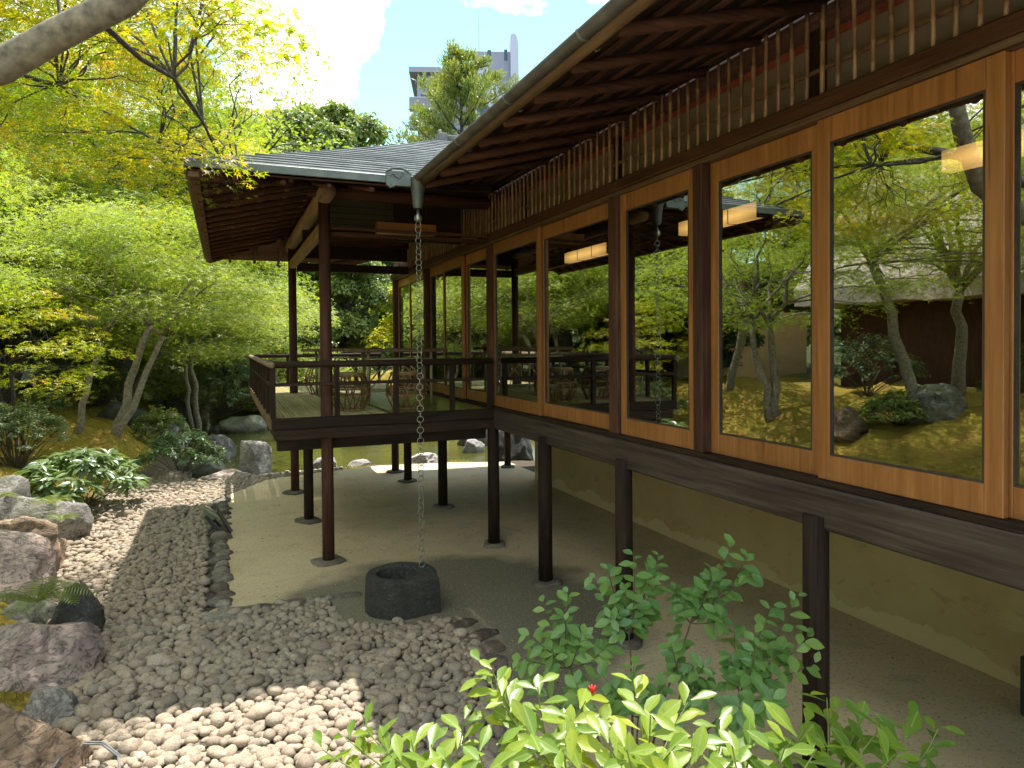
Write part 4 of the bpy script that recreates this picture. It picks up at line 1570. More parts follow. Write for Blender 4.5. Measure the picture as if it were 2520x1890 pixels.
MB().box(4.26, 4.46, 2.403, 2.409, .12, .41).build('lens', 'tower_glass', gl_)
cb = MB()
for o_ in (0, .022):
    cb.tube([(-.86, 4.02 + o_, .12), (-.82, 4.20 + o_, .14), (-.74, 4.30 + o_, .14), (-.64, 4.27 + o_, .13), (-.55, 4.15 + o_, .11), (-.50, 3.85, .12)], .0055, 8)
tag(cb.build('cable_loop', 'cable_grey', None, True, loc=(-.7, 4.1, .1)), 'grey looped cable lying on the pebbles in front of the dark pointed rock', 'cable')

# ------------------------------------------------------------------ boulders
ROCK_ICO, ROCK_FINE = ico(4), ico(5)


def boulder(label, x, y, w, d, h, mat, seed, rz=0.0, z0=None, cuts=5, flat_top=0.0):
    src = ROCK_FINE if math.hypot(x, y) < 9.6 else ROCK_ICO
    v = src[0].copy()
    r = np.random.default_rng(seed)
    for _ in range(cuts + 3):
        nrm = r.normal(0, 1, 3)
        nrm[2] = abs(nrm[2]) * .7 + (.1)
        nrm /= np.linalg.norm(nrm)
        dd = r.uniform(.55, .85)
        k = v @ nrm
        v = np.where((k > dd)[:, None], v - (k - dd)[:, None] * nrm * .97, v)
    if flat_top:
        v[:, 2] = np.minimum(v[:, 2], flat_top)
    off = Vector(r.uniform(-50, 50, 3))
    out = []
    for p in v:
        pv = Vector(p)
        n1_ = mnoise.fractal(pv * 1.3 + off, 1.0, 2.0, 4)
        n2_ = mnoise.ridged_multi_fractal(pv * 2.2 + off, .9, 2.1, 4, 1.0, 2.0) - 1.0
        n3_ = mnoise.fractal(pv * 6.0 + off, .8, 2.1, 4)
        out.append(pv * (1 + .12 * n1_ + .06 * n2_ + .022 * n3_))
    if z0 is None:
        z0 = gz(x, y)
    ca, sa = math.cos(rz), math.sin(rz)
    zs = [p.z for p in out]
    zt, zb_ = max(zs), -.55
    mb = MB()
    for p in out:
        X_, Y_ = p.x * w / 2, p.y * d / 2
        mb.v.append((x + X_ * ca - Y_ * sa, y + X_ * sa + Y_ * ca, z0 + (p.z - zb_) / (zt - zb_) * h))
    mb.f = [tuple(f) for f in src[1]]
    o = mb.build('boulder', mat, None, True, loc=(x, y, z0))
    return tag(o, label, 'boulder', 'boulders around the gravel and pond')


boulder('dark brown pointed boulder with streaked broken faces in front of the grey cable', -1.02, 4.30, .66, .62, .50, 'boulder_brown', 21, .3, -.05, 8)
boulder('large pinkish boulder with a flat top under the big fern', -1.36, 5.55, 1.02, .95, .46, 'boulder_pink', 4, .2, -.05, 7)
boulder('blackish mossy boulder half hidden by the big fern', -1.12, 6.25, .40, .55, .46, 'boulder_dark', 35, .3, 0, 6)
boulder('rounded purple grey boulder between the ledge rock and the big fern', -1.82, 7.35, .80, .75, .72, 'boulder_pink', 6, 0, -.02, 4)
boulder('brown ledge shaped boulder with a dark hollow beneath its rim', -1.92, 8.30, .90, .85, .60, 'boulder_brown', 15, .5, 0, 6)
boulder('flat grey boulder with a small fern growing on it', -2.00, 9.55, 1.0, .8, .56, 'boulder_grey', 8, .1, 0, 5)
boulder('slate grey slab lying just above the flat fern boulder', -2.50, 10.0, .95, .7, .72, 'boulder_grey', 41, .3, 0, 6)
boulder('square cut grey stone standing at the pond edge', .42, 13.15, .74, .55, .74, 'boulder_grey', 52, .1, -.15, 9, .62)
boulder('low pinkish stone lying before the square cut stone', .02, 12.75, .85, .5, .17, 'boulder_pink', 53, .1, -.02, 3)
boulder('black rounded boulder standing in the water', -.24, 16.2, .95, .75, .58, 'boulder_dark', 54, .1, -.2, 4)
boulder('grey green stone beside the leafy nandina bush', -.40, 14.0, .85, .6, .38, 'boulder_mossy', 55, .1, -.12, 5)
boulder('tall dark boulder on the far side of the pond under the trees', -1.35, 24.0, 1.3, 1.0, 1.1, 'boulder_dark', 56, .1, -.2, 7)
boulder('low domed rock in the water below the veranda floor', .55, 21.0, 1.5, 1.0, .52, 'boulder_mossy', 57, .1, -.2, 4)
boulder('small dark stone next to the low domed rock in the water', -.25, 21.0, .5, .5, .30, 'boulder_dark', 58, .1, -.2, 4)
boulder('big green mossy rock on the bank behind the leaning trunks', -5.3, 30.0, 2.2, 1.4, 1.9, 'boulder_mossy', 59, .1, None, 5)
boulder('broken ridge shaped rock above the tall dark boulder', -1.9, 26.5, 1.8, 1.0, 1.5, 'boulder_grey', 60, .2, 0, 6)
boulder('grey rock on the bank with a hanging plant', -1.15, 17.5, .8, .8, .75, 'boulder_grey', 61, .2, 0, 6)
boulder('dark rock on the moss slope between the leaning trunks', -2.3, 19.0, 1.2, .9, .85, 'boulder_dark', 62, .2, .1, 6)
boulder('small sunlit pale stone on the shore by the sunlit veranda post', 1.75, 13.35, .55, .35, .24, 'boulder_pale', 63, .2, -.06, 5)
boulder('tiny pale stone on the shore between two veranda posts', 2.35, 13.25, .45, .3, .15, 'boulder_pale', 64, .2, -.06, 5)
boulder('flat pale shore stone below the middle of the veranda', 3.55, 13.15, .85, .5, .20, 'boulder_pale', 65, .2, -.06, 4)
boulder('wide dark rock on the far shore seen under the veranda', 3.4, 18.3, 1.4, .8, .55, 'boulder_dark', 66, .2, -.2, 5)
boulder('angular grey rock rising from the far shore under the veranda', 4.9, 17.2, 1.0, .8, .72, 'boulder_grey', 67, .2, -.2, 7)
boulder('rounded brown grey rock on the far shore under the veranda', 5.7, 15.9, 1.05, .9, .80, 'boulder_mossy', 68, .2, -.2, 4)
boulder('white hollow topped stone at the water under the veranda', 5.15, 14.7, .55, .4, .36, 'boulder_pale', 69, .2, -.2, 6)
boulder('large dark violet rock at the end of the paving behind the posts', 5.55, 13.1, .95, .9, .82, 'boulder_dark', 70, .2, -.1, 6)
boulder('black rock beside the large dark violet rock by the cellar wall', 6.5, 13.2, .8, .8, .68, 'boulder_dark', 71, .2, -.1, 6)
boulder('pinkish shore stone at the corner of the pebbles and pond', -.9, 13.2, .7, .5, .2, 'boulder_pink', 72, .2, -.04, 5)

boulder('rusty brown stone sunk in the moss above the pinkish boulder', -2.05, 6.1, .62, .55, .62, 'boulder_brown', 74, .4, .05, 6)
boulder('small grey stone wedged between the pinkish and the pointed boulder', -1.02, 4.93, .34, .30, .24, 'boulder_grey', 75, .2, -.03, 5)
boulder('low mossy stone beneath the rounded purple grey boulder', -1.50, 6.72, .46, .36, .24, 'boulder_mossy', 76, .2, -.03, 4)
boulder('long mossy rock in the middle of the reflected moss bank', -4.9, 7.6, 1.2, .8, .55, 'boulder_mossy', 77, .6, None, 5)
boulder('pair forming brown rock beside the long mossy rock', -4.1, 8.6, .7, .6, .5, 'boulder_brown', 78, .2, None, 6)

# ------------------------------------------------------------------ trees
def arc_pts(a, b, sag, n=5, jit=0.0, rng=random):
    a, b = Vector(a), Vector(b)
    out = []
    L = (b - a).length
    for i in range(n + 1):
        t = i / n
        p = a.lerp(b, t)
        p.z += sag * math.sin(math.pi * t)
        if 0 < i < n:
            p += Vector((rng.uniform(-1, 1), rng.uniform(-1, 1), rng.uniform(-.5, .5))) * jit * L
        out.append(p)
    return out


def sprays_to_leaves(sprays, density, size, seed, tilt=.35, thick=.10, droop=.25):
    """sprays: (centre, radius). Leaves lie in drooping tiers, gathered along radiating twigs"""
    r = np.random.default_rng(seed)
    P, N, Hd, Sz = [], [], [], []
    for (c, rad) in sprays:
        n = max(6, int(density * rad * rad))
        k = 9
        ang = r.uniform(0, 2 * math.pi) + r.integers(0, k, n) * (2 * math.pi / k) + r.normal(0, .16, n)
        rr = rad * np.sqrt(r.uniform(0.01, 1, n)) * r.uniform(.8, 1.05, n)
        x, y = rr * np.cos(ang), rr * np.sin(ang)
        z = -droop * (rr / rad) ** 2 * rad + r.normal(0, thick * rad, n)
        P.append(np.stack([c[0] + x, c[1] + y, c[2] + z], 1))
        nn = np.stack([r.normal(0, tilt, n) + .35 * x / rad, r.normal(0, tilt, n) + .35 * y / rad, np.ones(n)], 1)
        N.append(nn)
        Hd.append(np.stack([np.cos(ang) + r.normal(0, .5, n), np.sin(ang) + r.normal(0, .5, n), np.full(n, -.3)], 1))
        Sz.append(size * r.uniform(.65, 1.25, n))
    return np.concatenate(P), np.concatenate(N), np.concatenate(Hd), np.concatenate(Sz)


def maple(label, base, fork_h, height, radius, leaf, bark, n_limb=6, tiers=26, seed=0, size=.075, density=260, trunk_r=.11, lean=(0, 0), template=None, name='maple_tree', group='maples around the teahouse garden', stems=1, crown_bottom=.45, off=(0, 0), tilt=.35, flat=.55, cat='maple tree', extra=None):
    rg = random.Random(seed)
    bx, by, bz = base
    if bz is None:
        bz = gz(bx, by) - .05
    t = thing(name, label, cat, (bx, by, bz), group)
    tm = MB()
    sprays = []
    cx, cy = bx + off[0], by + off[1]
    forks = []
    for s in range(stems):
        a = rg.uniform(0, 6.28)
        sx, sy = (math.cos(a) * .14 * (s > 0), math.sin(a) * .14 * (s > 0))
        top = Vector((bx + sx + lean[0] * fork_h + rg.uniform(-.15, .15) * (s > 0) * 2, by + sy + lean[1] * fork_h + rg.uniform(-.15, .15) * (s > 0) * 2, bz + fork_h * rg.uniform(.9, 1.1)))
        pts = arc_pts((bx + sx, by + sy, bz - .1), top, 0, 6, .03, rg)
        tr = trunk_r * (1 if s == 0 else rg.uniform(.55, .85))
        rad = [tr * (1.35 - .25 * i) if i < 1 else tr * (1.05 - .06 * i) for i in range(7)]
        tm.tube(pts, rad, 9)
        forks.append((pts[-1], rad[-1], pts))
    for i in range(tiers):
        hz = crown_bottom + (1 - crown_bottom) * (i + rg.random()) / tiers
        # widest in the lower middle of the crown, rounded above
        rel = (hz - crown_bottom) / (1 - crown_bottom)
        rmax = radius * math.sqrt(max(.05, 1 - (rel * .96) ** 2)) * (.75 + .25 * min(1, rel * 4))
        a = i * 2.39996 + rg.uniform(-.5, .5)
        rr = rmax * math.sqrt(rg.uniform(.12, 1.0))
        p = Vector((cx + rr * math.cos(a), cy + rr * math.sin(a), bz + height * hz + rg.uniform(-.1, .1)))
        sr = radius * rg.uniform(.26, .42) * (flat + .45)
        sprays.append((p, sr))
    if extra:
        sprays += [(Vector(p), r_) for p, r_ in extra]
    limbs = []
    for i in range(n_limb):
        f, fr, fp = forks[i % stems]
        a = 2 * math.pi * i / n_limb + rg.uniform(-.3, .3)
        ez = bz + height * rg.uniform(.62, .86)
        rr = radius * rg.uniform(.35, .7)
        end = Vector((cx + rr * math.cos(a), cy + rr * math.sin(a), ez))
        pts = arc_pts(f, end, (end - f).length * .08, 6, .035, rg)
        tm.tube(pts, [fr * .72 * (1 - .13 * j) for j in range(7)], 7)
        limbs += [(q, fr * .72 * (1 - .13 * j)) for j, q in enumerate(pts)]
    for (p, sr) in sprays:
        q, qr = min(limbs, key=lambda l: (l[0] - p).length + max(0, l[0].z - p.z) * 1.5)
        pts = arc_pts(q, p, (p - q).length * .06, 4, .05, rg)
        r0 = min(qr * .6, trunk_r * .3)
        tm.tube(pts, [r0, r0 * .8, r0 * .62, r0 * .45, r0 * .3], 5, False)
        for k in range(5):
            a = 2 * math.pi * k / 5 + rg.random()
            e = p + Vector((math.cos(a) * sr * .75, math.sin(a) * sr * .75, -.12 * sr))
            tm.tube([pts[-1], (pts[-1] + e) / 2 + Vector((0, 0, .05 * sr)), e], [r0 * .3, r0 * .22, r0 * .1], 3, False)
    tm.build('trunk', bark, t, True)
    P, N, H, Z_ = sprays_to_leaves(sprays, density, size, seed + 500, tilt)
    v, f, tt = scatter(template or T_STAR3, P, N, H, Z_)
    np_mesh('crown', v, f, tt, leaf, t, False, 'stuff')
    return t


def bushy(label, base, height, radius, leaf, bark, seed, size, n, name='broadleaf_tree', group='trees beyond the pond', cat='tree', template=None, lobes=14, trunk_r=.16, bottom=.18, shape=1.0):
    """dense tree: lumps of leaves round the ends of the limbs, gaps between the lumps"""
    rg = random.Random(seed)
    r = np.random.default_rng(seed)
    bx, by, bz = base
    if bz is None:
        bz = gz(bx, by) - .1
    t = thing(name, label, cat, (bx, by, bz), group)
    tm = MB()
    tm.tube([(bx, by, bz - .1), (bx + .03 * height * rg.uniform(-1, 1), by, bz + height * .35), (bx, by, bz + height * .85)], [trunk_r * 1.2, trunk_r * .8, trunk_r * .25], 8)
    P, N, H, Z_ = [], [], [], []
    for i in range(lobes):
        rel = (i + rg.random()) / lobes
        zz = bottom + (1 - bottom) * rel
        prof = math.sin(math.pi * min(1, .14 + .80 * rel ** shape))
        a = i * 2.4 + rg.uniform(-.4, .4)
        rr = radius * prof * rg.uniform(.35, .85)
        c = np.array([bx + rr * math.cos(a), by + rr * math.sin(a), bz + height * zz])
        lr = radius * rg.uniform(.30, .48) * (.6 + .4 * prof)
        tm.tube([(bx, by, bz + height * max(.2, zz - .22)), tuple((np.array([bx, by, bz + height * (zz - .06)]) + c) / 2), tuple(c)], [trunk_r * .4, trunk_r * .25, trunk_r * .1], 5, False)
        m = int(n / lobes)
        d = r.normal(0, 1, (m, 3))
        d /= np.linalg.norm(d, axis=1, keepdims=True)
        d[:, 2] = np.where(d[:, 2] < -.3, -d[:, 2], d[:, 2])
        rad = lr * r.uniform(.55, 1.08, m) * (1 + .25 * np.sin(d[:, 0] * 7 + i) * np.sin(d[:, 1] * 6 + 2 * i))
        p = c + d * rad[:, None] * np.array([1, 1, .72])
        P.append(p)
        N.append(d * .8 + r.normal(0, .55, (m, 3)) + np.array([0, 0, .5]))
        H.append(d + r.normal(0, .6, (m, 3)) - np.array([0, 0, .35]))
        Z_.append(size * r.uniform(.6, 1.3, m))
    tm.build('trunk', bark, t, True)
    v, f, tt = scatter(template or T_OVAL, np.concatenate(P), np.concatenate(N), np.concatenate(H), np.concatenate(Z_))
    np_mesh('crown', v, f, tt, leaf, t, False, 'stuff')
    return t


def clone(src, loc, rz, scale, label):
    o = src.copy()
    COL.objects.link(o)
    o.location = loc
    o.rotation_euler = (0, 0, rz)
    o.scale = (scale,) * 3
    o['label'] = label
    for ch in src.children:
        c_ = ch.copy()
        COL.objects.link(c_)
        c_.parent = o
    return o


# --- the maple overhanging the camera: limb and sprays crossing the upper corner of the view
def near_maple():
    rg = random.Random(3)
    bx, by = -3.3, 2.9
    bz = gz(bx, by)
    t = thing('maple_tree', 'big maple whose thick grey limb and yellow green leaves overhang the gravel', 'maple tree', (bx, by, bz), 'maples around the teahouse garden')
    tm = MB()
    limb = [(bx, by, bz - .1), (bx + .05, by + .05, bz + .8), (bx + .5, by + .45, 2.6), (-2.1, 4.15, 3.25), (-1.55, 4.36, 3.52), (-1.06, 4.37, 3.74), (-.76, 4.25, 3.92), (-.45, 4.12, 4.08), (-.22, 4.03, 4.32), (.0, 3.95, 4.8)]
    tm.tube(limb, [.14, .12, .108, .100, .092, .084, .078, .074, .06, .035], 16)
    br = MB()
    limb2 = [(bx + .05, by + .05, bz + 1.0), (bx - .3, by + 1.4, 3.4), (bx + .3, by + 3.0, 4.6), (bx + 1.3, by + 4.6, 5.3), (bx + 2.2, by + 6.0, 5.7)]
    br.tube(limb2, [.09, .075, .06, .04, .015], 10)
    limb3 = [(bx, by, bz + .8), (bx - .6, by - .5, 3.0), (bx - 1.3, by - .8, 4.4), (bx - 1.9, by - .6, 5.4)]
    br.tube(limb3, [.09, .08, .06, .03], 10)
    limb4 = [(bx + .3, by + 3.0, 4.6), (bx + 1.2, by + 3.4, 4.5), (bx + 2.0, by + 4.2, 4.55), (bx + 2.7, by + 5.2, 4.4)]
    br.tube(limb4, [.030, .024, .018, .010], 8)
    limb5 = [(-.60, 4.19, 4.0), (-.42, 4.5, 3.93), (-.27, 4.9, 3.98), (-.12, 5.5, 3.9), (.02, 6.2, 3.75), (.10, 6.9, 3.7)]
    br.tube(limb5, [.017, .015, .013, .011, .008, .005], 8)
    nodes = [Vector(p) for L in (limb[4:], limb2[1:], limb3[1:], limb4, limb5) for p in L]
    sprays = []
    tries = 0
    while len(sprays) < 165 and tries < 6000:
        tries += 1
        y = rg.uniform(4.0, 9.6)
        x = rg.uniform(-.42 * y, .055 * y - .12)
        lo = 3.0 + .10 * y
        hi = 3.2 + .52 * y
        z = rg.uniform(lo, min(hi, 7.4))
        # leave the strip of gravel that the sun reaches free of shade
        if x > -.15 and z < 4.2 and y < 6.2:
            continue
        # nothing hangs in front of the thick limb
        if y < 5.2 and -.36 < x / y < -.02 and (z - 2.28) / y > .24:
            continue
        sprays.append((Vector((x, y, z)), rg.uniform(.38, .62)))
    # crown above and behind the frame so that the tree is whole
    for i in range(36):
        a, rr = rg.uniform(0, 6.28), 2.6 * math.sqrt(rg.random())
        sprays.append((Vector((bx - .6 + rr * math.cos(a), by - .3 + rr * math.sin(a) * 1.1, rg.uniform(3.4, 6.6))), rg.uniform(.5, .75)))
    for (p, sr) in sprays:
        q = min(nodes, key=lambda l: (l - p).length)
        pts = arc_pts(q, p, (p - q).length * .08, 6, .07, rg)
        br.tube(pts, [.010, .009, .008, .0065, .005, .004, .003], 5, False)
        for k in range(4):
            a = rg.uniform(0, 6.28)
            st_ = pts[rg.choice((3, 4, 5))]
            e_ = p + Vector((math.cos(a) * sr * .8, math.sin(a) * sr * .8, -.18 * sr))
            br.tube(arc_pts(st_, e_, .08 * sr, 4, .07, rg), [.0035, .003, .0025, .002, .0012], 3, False)
    br.build('branches', 'bark_dark', t, True)
    tm.build('trunk', 'bark_pale', t, True)
    P, N, H, Z_ = sprays_to_leaves(sprays, 900, .056, 77, .42, .12, .28)
    dist_ = np.linalg.norm(P - np.array([0, 0, 2.28]), axis=1)
    view = (P[:, 0] > -.24 * P[:, 1]) & (P[:, 0] < .3 * P[:, 1]) & (P[:, 1] > 2) & (P[:, 2] < 2.28 + .5 * P[:, 1])
    rank = np.where(view, dist_, 1e3)
    nearm = dist_ < 6.5
    o = np.argsort(rank)
    keep = np.zeros(len(P), bool)
    keep[o[:300]] = True
    leaf_objects(T_MAPLE7, P[keep], N[keep], H[keep], Z_[keep] * 1.05, 'maple_near', t, 300)
    v, f, tt = scatter(T_STAR5, P[~keep], N[~keep], H[~keep], Z_[~keep])
    np_mesh('crown', v, f, tt, 'maple_near', t, False, 'stuff')


near_maple()

# --- maples across the gravel, in view
m_pale = maple('slender maple with two leaning grey stems rising from the moss by the nandina', (-2.0, 15.3, None), 2.2, 4.6, 2.9, 'maple_pale', 'bark_grey', 6, 44, 21, .085, 520, .085, (.30, .05), stems=2, crown_bottom=.50, off=(.9, .2))
maple('young maple with bright yellow green leaves on thin upright stems at the moss bank', (-3.2, 13.4, None), 1.3, 2.6, 1.3, 'maple_yellow', 'bark_dark', 5, 26, 22, .075, 620, .035, (.0, 0), stems=4, crown_bottom=.40, off=(.3, -.3), template=T_STAR5)
maple('thin single stemmed maple leaning over the moss between two other maples', (-2.75, 16.0, None), 2.0, 4.4, 2.0, 'maple_green', 'bark_grey', 5, 26, 23, .085, 560, .07, (.22, .1), crown_bottom=.5, off=(.5, .5))
maple('dark trunked old maple leaning above the moss mound', (-4.9, 20.0, None), 2.4, 5.8, 3.4, 'maple_pale', 'bark_dark', 7, 50, 24, .10, 420, .22, (.22, .05), stems=2, crown_bottom=.36, off=(.9, 0))
m_tall = maple('tall spreading maple with black forked limbs behind the slender maple', (-3.2, 22.5, None), 4.6, 10.4, 4.6, 'maple_green', 'bark_dark', 8, 80, 25, .135, 300, .26, (.28, .0), crown_bottom=.30, off=(1.0, .4))
maple('domed maple with pale sunlit tiers hanging over the pond bank', (-.9, 25.5, None), 2.0, 5.2, 3.4, 'maple_pale', 'bark_grey', 7, 54, 26, .115, 400, .16, (.3, 0), crown_bottom=.26, off=(1.4, -.8))
clone(m_tall, (-8.2, 23.0, gz(-8.2, 23)), 2.0, 1.0, 'broad maple filling the bank behind the old leaning trunk')
clone(m_tall, (-7.4, 28.5, gz(-7.4, 28.5)), 3.6, 1.15, 'tall maple crown showing over the broad maple')
clone(m_tall, (-2.4, 31.5, .8), 5.0, 1.0, 'soft green maple behind the corner of the pavilion roof')
clone(m_pale, (-5.2, 17.4, gz(-5.2, 17.4)), 2.2, 1.15, 'pale maple spreading behind the thin upright stems')
clone(m_pale, (-.7, 20.6, -.1), 4.4, .95, 'pale low maple leaning out over the water from the far bank')
clone(m_pale, (-6.9, 21.0, gz(-6.9, 21)), 5.4, 1.3, 'pale maple at the back of the moss mound')
maple('cherry tree with long drooping sprays against the cloud', (-2.3, 18.6, None), 4.6, 9.2, 1.7, 'maple_green', 'bark_dark', 5, 22, 30, .12, 160, .10, (.45, -.1), template=T_OVAL, crown_bottom=.60, off=(3.4, -1.5), name='cherry_tree', cat='cherry tree', tilt=.9)
# --- maples on the moss bank beside the teahouse, seen in the window panes
maple('maple with a single leaning trunk on the moss bank facing the windows', (-6.4, 8.9, None), 2.6, 5.2, 2.6, 'maple_green', 'bark_grey', 7, 46, 41, .08, 420, .11, (.1, .35), crown_bottom=.46)
m_fork = maple('forked maple near the gravel on the moss bank facing the windows', (-4.2, 10.4, None), 1.9, 4.6, 2.1, 'maple_green', 'bark_grey', 6, 38, 42, .075, 460, .09, (-.1, .2), stems=2, crown_bottom=.40)
clone(m_fork, (-5.0, 12.8, gz(-5, 12.8)), 2.1, 1.0, 'light maple with low sprays on the bank facing the windows')
m_yel = maple('yellowing maple before the thatched house', (-7.8, 6.0, None), 2.6, 6.6, 2.9, 'maple_yellow', 'bark_grey', 8, 60, 28, .095, 380, .15, (.25, .0), crown_bottom=.45, off=(.4, 0))
clone(m_yel, (-9.8, 10.6, gz(-9.8, 10.6)), 5.6, .95, 'tall maple behind the yellowing one, close to the thatched house')
maple('thick trunked tree by the small tiled house', (-6.0, 17.8, None), 2.2, 6.2, 2.8, 'maple_green', 'bark_grey', 6, 40, 46, .10, 320, .26, (.0, .1), stems=2, crown_bottom=.45)

# --- trees beyond the pond and along the horizon
b1 = bushy('round sunlit bush tree seen between the veranda posts', (4.7, 29.0, None), 5.6, 2.3, 'leaf_mid', 'bark_dark', 61, .17, 26000)
b2 = bushy('dark evergreen tree behind the round sunlit bush tree', (3.2, 35.0, None), 10.0, 3.0, 'leaf_dark', 'bark_dark', 62, .24, 24000, bottom=.08)
bushy('bright light green tree beside the end of the window wall', (6.9, 27.0, None), 3.8, 1.7, 'maple_yellow', 'bark_dark', 63, .15, 14000, bottom=.1)
b3 = bushy('tall broadleaf tree rising behind the pavilion roof', (3.0, 43.0, None), 14.4, 4.4, 'leaf_mid', 'bark_dark', 64, .32, 30000)
clone(b3, (-1.5, 46, .8), 1.3, 1.05, 'broad leafy tree between the yellow maples and the pavilion roof')
clone(b3, (7.4, 46, .8), 2.6, 1.14, 'leafy tree at the foot of the tall conifer')
clone(b3, (12.5, 44, .8), 4.1, .95, 'leafy tree hidden low behind the main roof')
clone(b3, (-8, 44, .8), 5.0, 1.1, 'big leafy tree beyond the far end of the moss mound')
clone(b3, (-14, 38, .8), 3.3, 1.05, 'big leafy tree behind the broad maple')
clone(b3, (5.2, 47.5, .8), .7, 1.15, 'leafy tree crown between two others over the pavilion ridge')
clone(b3, (.6, 44, .8), 5.5, 1.02, 'leafy tree next to the drooping cherry sprays')
clone(b2, (6.2, 37.0, .8), 1.0, 1.05, 'dark evergreen tree behind the bright light green tree')
clone(b2, (8.8, 31.0, .8), 2.2, .85, 'dark evergreen tree at the end of the window wall')
clone(b2, (.6, 39.0, .8), 3.0, 1.0, 'dark evergreen tree behind the domed maple')
clone(b2, (-3.6, 37.0, .8), 4.0, 1.0, 'dark evergreen tree beyond the tall spreading maple')
clone(b2, (-7.0, 34.0, .8), 5.3, 1.0, 'dark evergreen tree between the big green rock and the broad maple')
clone(b2, (11.5, 33.0, .8), .6, 1.0, 'dark evergreen tree behind the teahouse end wall')
clone(b1, (2.2, 27.0, .5), 1.0, .62, 'low round bush tree on the far pond bank')
clone(b1, (1.0, 31.5, .5), 2.0, .95, 'pale round bush tree behind the domed maple')
clone(b1, (8.4, 22.0, .5), 3.0, .62, 'low round bush tree behind the rocks at the paving end')
clone(b1, (6.2, 20.5, .5), 4.2, .40, 'small bush on the far shore behind the rounded rock')
clone(b1, (-3.6, 28.0, .6), .4, .60, 'round bush on the bank behind the broken ridge rock')
clone(b1, (-7.2, 27.5, .8), 1.7, .75, 'round bush under the broad maple')
clone(b3, (-18, 22, 1.2), .9, .9, 'big leafy tree behind the small tiled house')
clone(b3, (-23, 12, 1.2), 2.2, .95, 'big leafy tree behind the thatched house')
clone(b3, (-22, 1, 1.2), 3.1, .95, 'big leafy tree at the garden boundary behind the thatched house gable')
clone(b3, (-12, 27, 1.0), 4.4, .85, 'big leafy tree between the small tiled house and the pond')
clone(b2, (-9.5, 18.5, 1.0), 1.9, .62, 'dark evergreen beside the small tiled house')
clone(b3, (24, 40, .8), 1.9, 1.0, 'leafy tree beyond the rear of the teahouse')
clone(b3, (-16, -9, 1.2), 5.9, .9, 'big leafy tree behind the path')

clone(b2, (-11.0, 29.5, 1.0), .5, .8, 'dark evergreen at the back of the moss mound')
clone(b1, (-13.5, 24.5, 1.2), 1.5, 1.0, 'round bush tree behind the small tiled house ridge')
clone(b2, (-15.5, 31.5, 1.2), 2.5, .85, 'dark evergreen at the garden boundary past the tiled house')
clone(b1, (-9.6, 25.6, 1.0), 3.5, .8, 'round bush at the back edge of the moss mound')
clone(b1, (-18.0, 17.5, 1.4), 4.5, 1.15, 'round bush tree between the two houses')
clone(b1, (-1.4, 40.5, .6), 5.5, .9, 'round bush at the far end of the pond')
clone(b1, (1.2, 40.0, .6), .9, .8, 'low bush at the far end of the pond beside the round one')
clone(b1, (-3.4, 40.0, .6), 2.9, .9, 'bush behind the broken ridge rock at the far pond end')


def far_wood():
    r = np.random.default_rng(5)
    n = 70000
    a = np.radians(r.uniform(-120, 75, n))
    top = 7.5 + 2.5 * np.sin(a * 9) + 1.6 * np.sin(a * 23 + 1) + 1.2 * np.sin(a * 41 + 2)
    z = top * r.random(n) ** .8
    rad = 62 + 5 * np.sin(a * 17) * (1 - z / 14) + r.normal(0, 1.6, n)
    P = np.stack([np.sin(a) * rad, np.cos(a) * rad, z + .5], 1)
    N = np.stack([-np.sin(a), -np.cos(a), .6 + 0 * a], 1) + r.normal(0, .6, (n, 3))
    v, f, tt = scatter(T_OVAL, P, N, r.normal(0, 1, (n, 3)), .95 * r.uniform(.5, 1.3, n))
    o = np_mesh('far_wood', v, f, tt, 'leaf_mid', None, False, 'stuff', loc=(0, 60, 0))
    tag(o, 'belt of far woodland closing the garden all round', None)


far_wood()


# conifer
def conifer(label, base, height, radius, seed):
    rg = random.Random(seed)
    r = np.random.default_rng(seed)
    bx, by, bz = base
    t = thing('conifer_tree', label, 'conifer', (bx, by, bz))
    tm = MB()
    tm.tube([(bx, by, bz), (bx + .1, by, bz + height * .5), (bx - .1, by, bz + height * .98)], [.3, .18, .03], 8)
    P, N, H, Z_ = [], [], [], []
    for i in range(64):
        rel = (i + rg.random()) / 64
        z = bz + height * (.28 + .68 * rel)
        a = i * 2.4 + rg.uniform(-.4, .4)
        L = radius * math.sqrt(max(.04, 1 - (rel * .97) ** 2.6)) * rg.uniform(.35, 1.0)
        d = np.array([math.cos(a), math.sin(a), .45])
        c = np.array([bx, by, z])
        tip = c + d * L
        tm.tube([tuple(c), tuple(c + d * L * .5 - np.array([0, 0, .1])), tuple(tip)], [.05, .035, .012], 4, False)
        for s in np.linspace(.35, 1.0, 4):
            q = c + d * L * s
            m = 130
            e = r.normal(0, 1, (m, 3))
            e /= np.linalg.norm(e, axis=1, keepdims=True)
            rad = r.uniform(.08, .5, m) * (1.15 - .3 * rel)
            P.append(q + e * rad[:, None])
            N.append(r.normal(0, 1, (m, 3)))
            H.append(e * .6 + np.array([0, 0, .9]) + d * .4)
            Z_.append(r.uniform(.16, .34, m))
    tm.build('trunk', 'bark_dark', t, True)
    v, f, tt = scatter(T_NEEDLE, np.concatenate(P), np.concatenate(N), np.concatenate(H), np.concatenate(Z_))
    np_mesh('crown', v, f, tt, 'leaf_conifer', t, False, 'stuff')


conifer('tall shaggy conifer standing in front of the apartment tower', (11.5, 34.1, .8), 16.8, 4.3, 81)

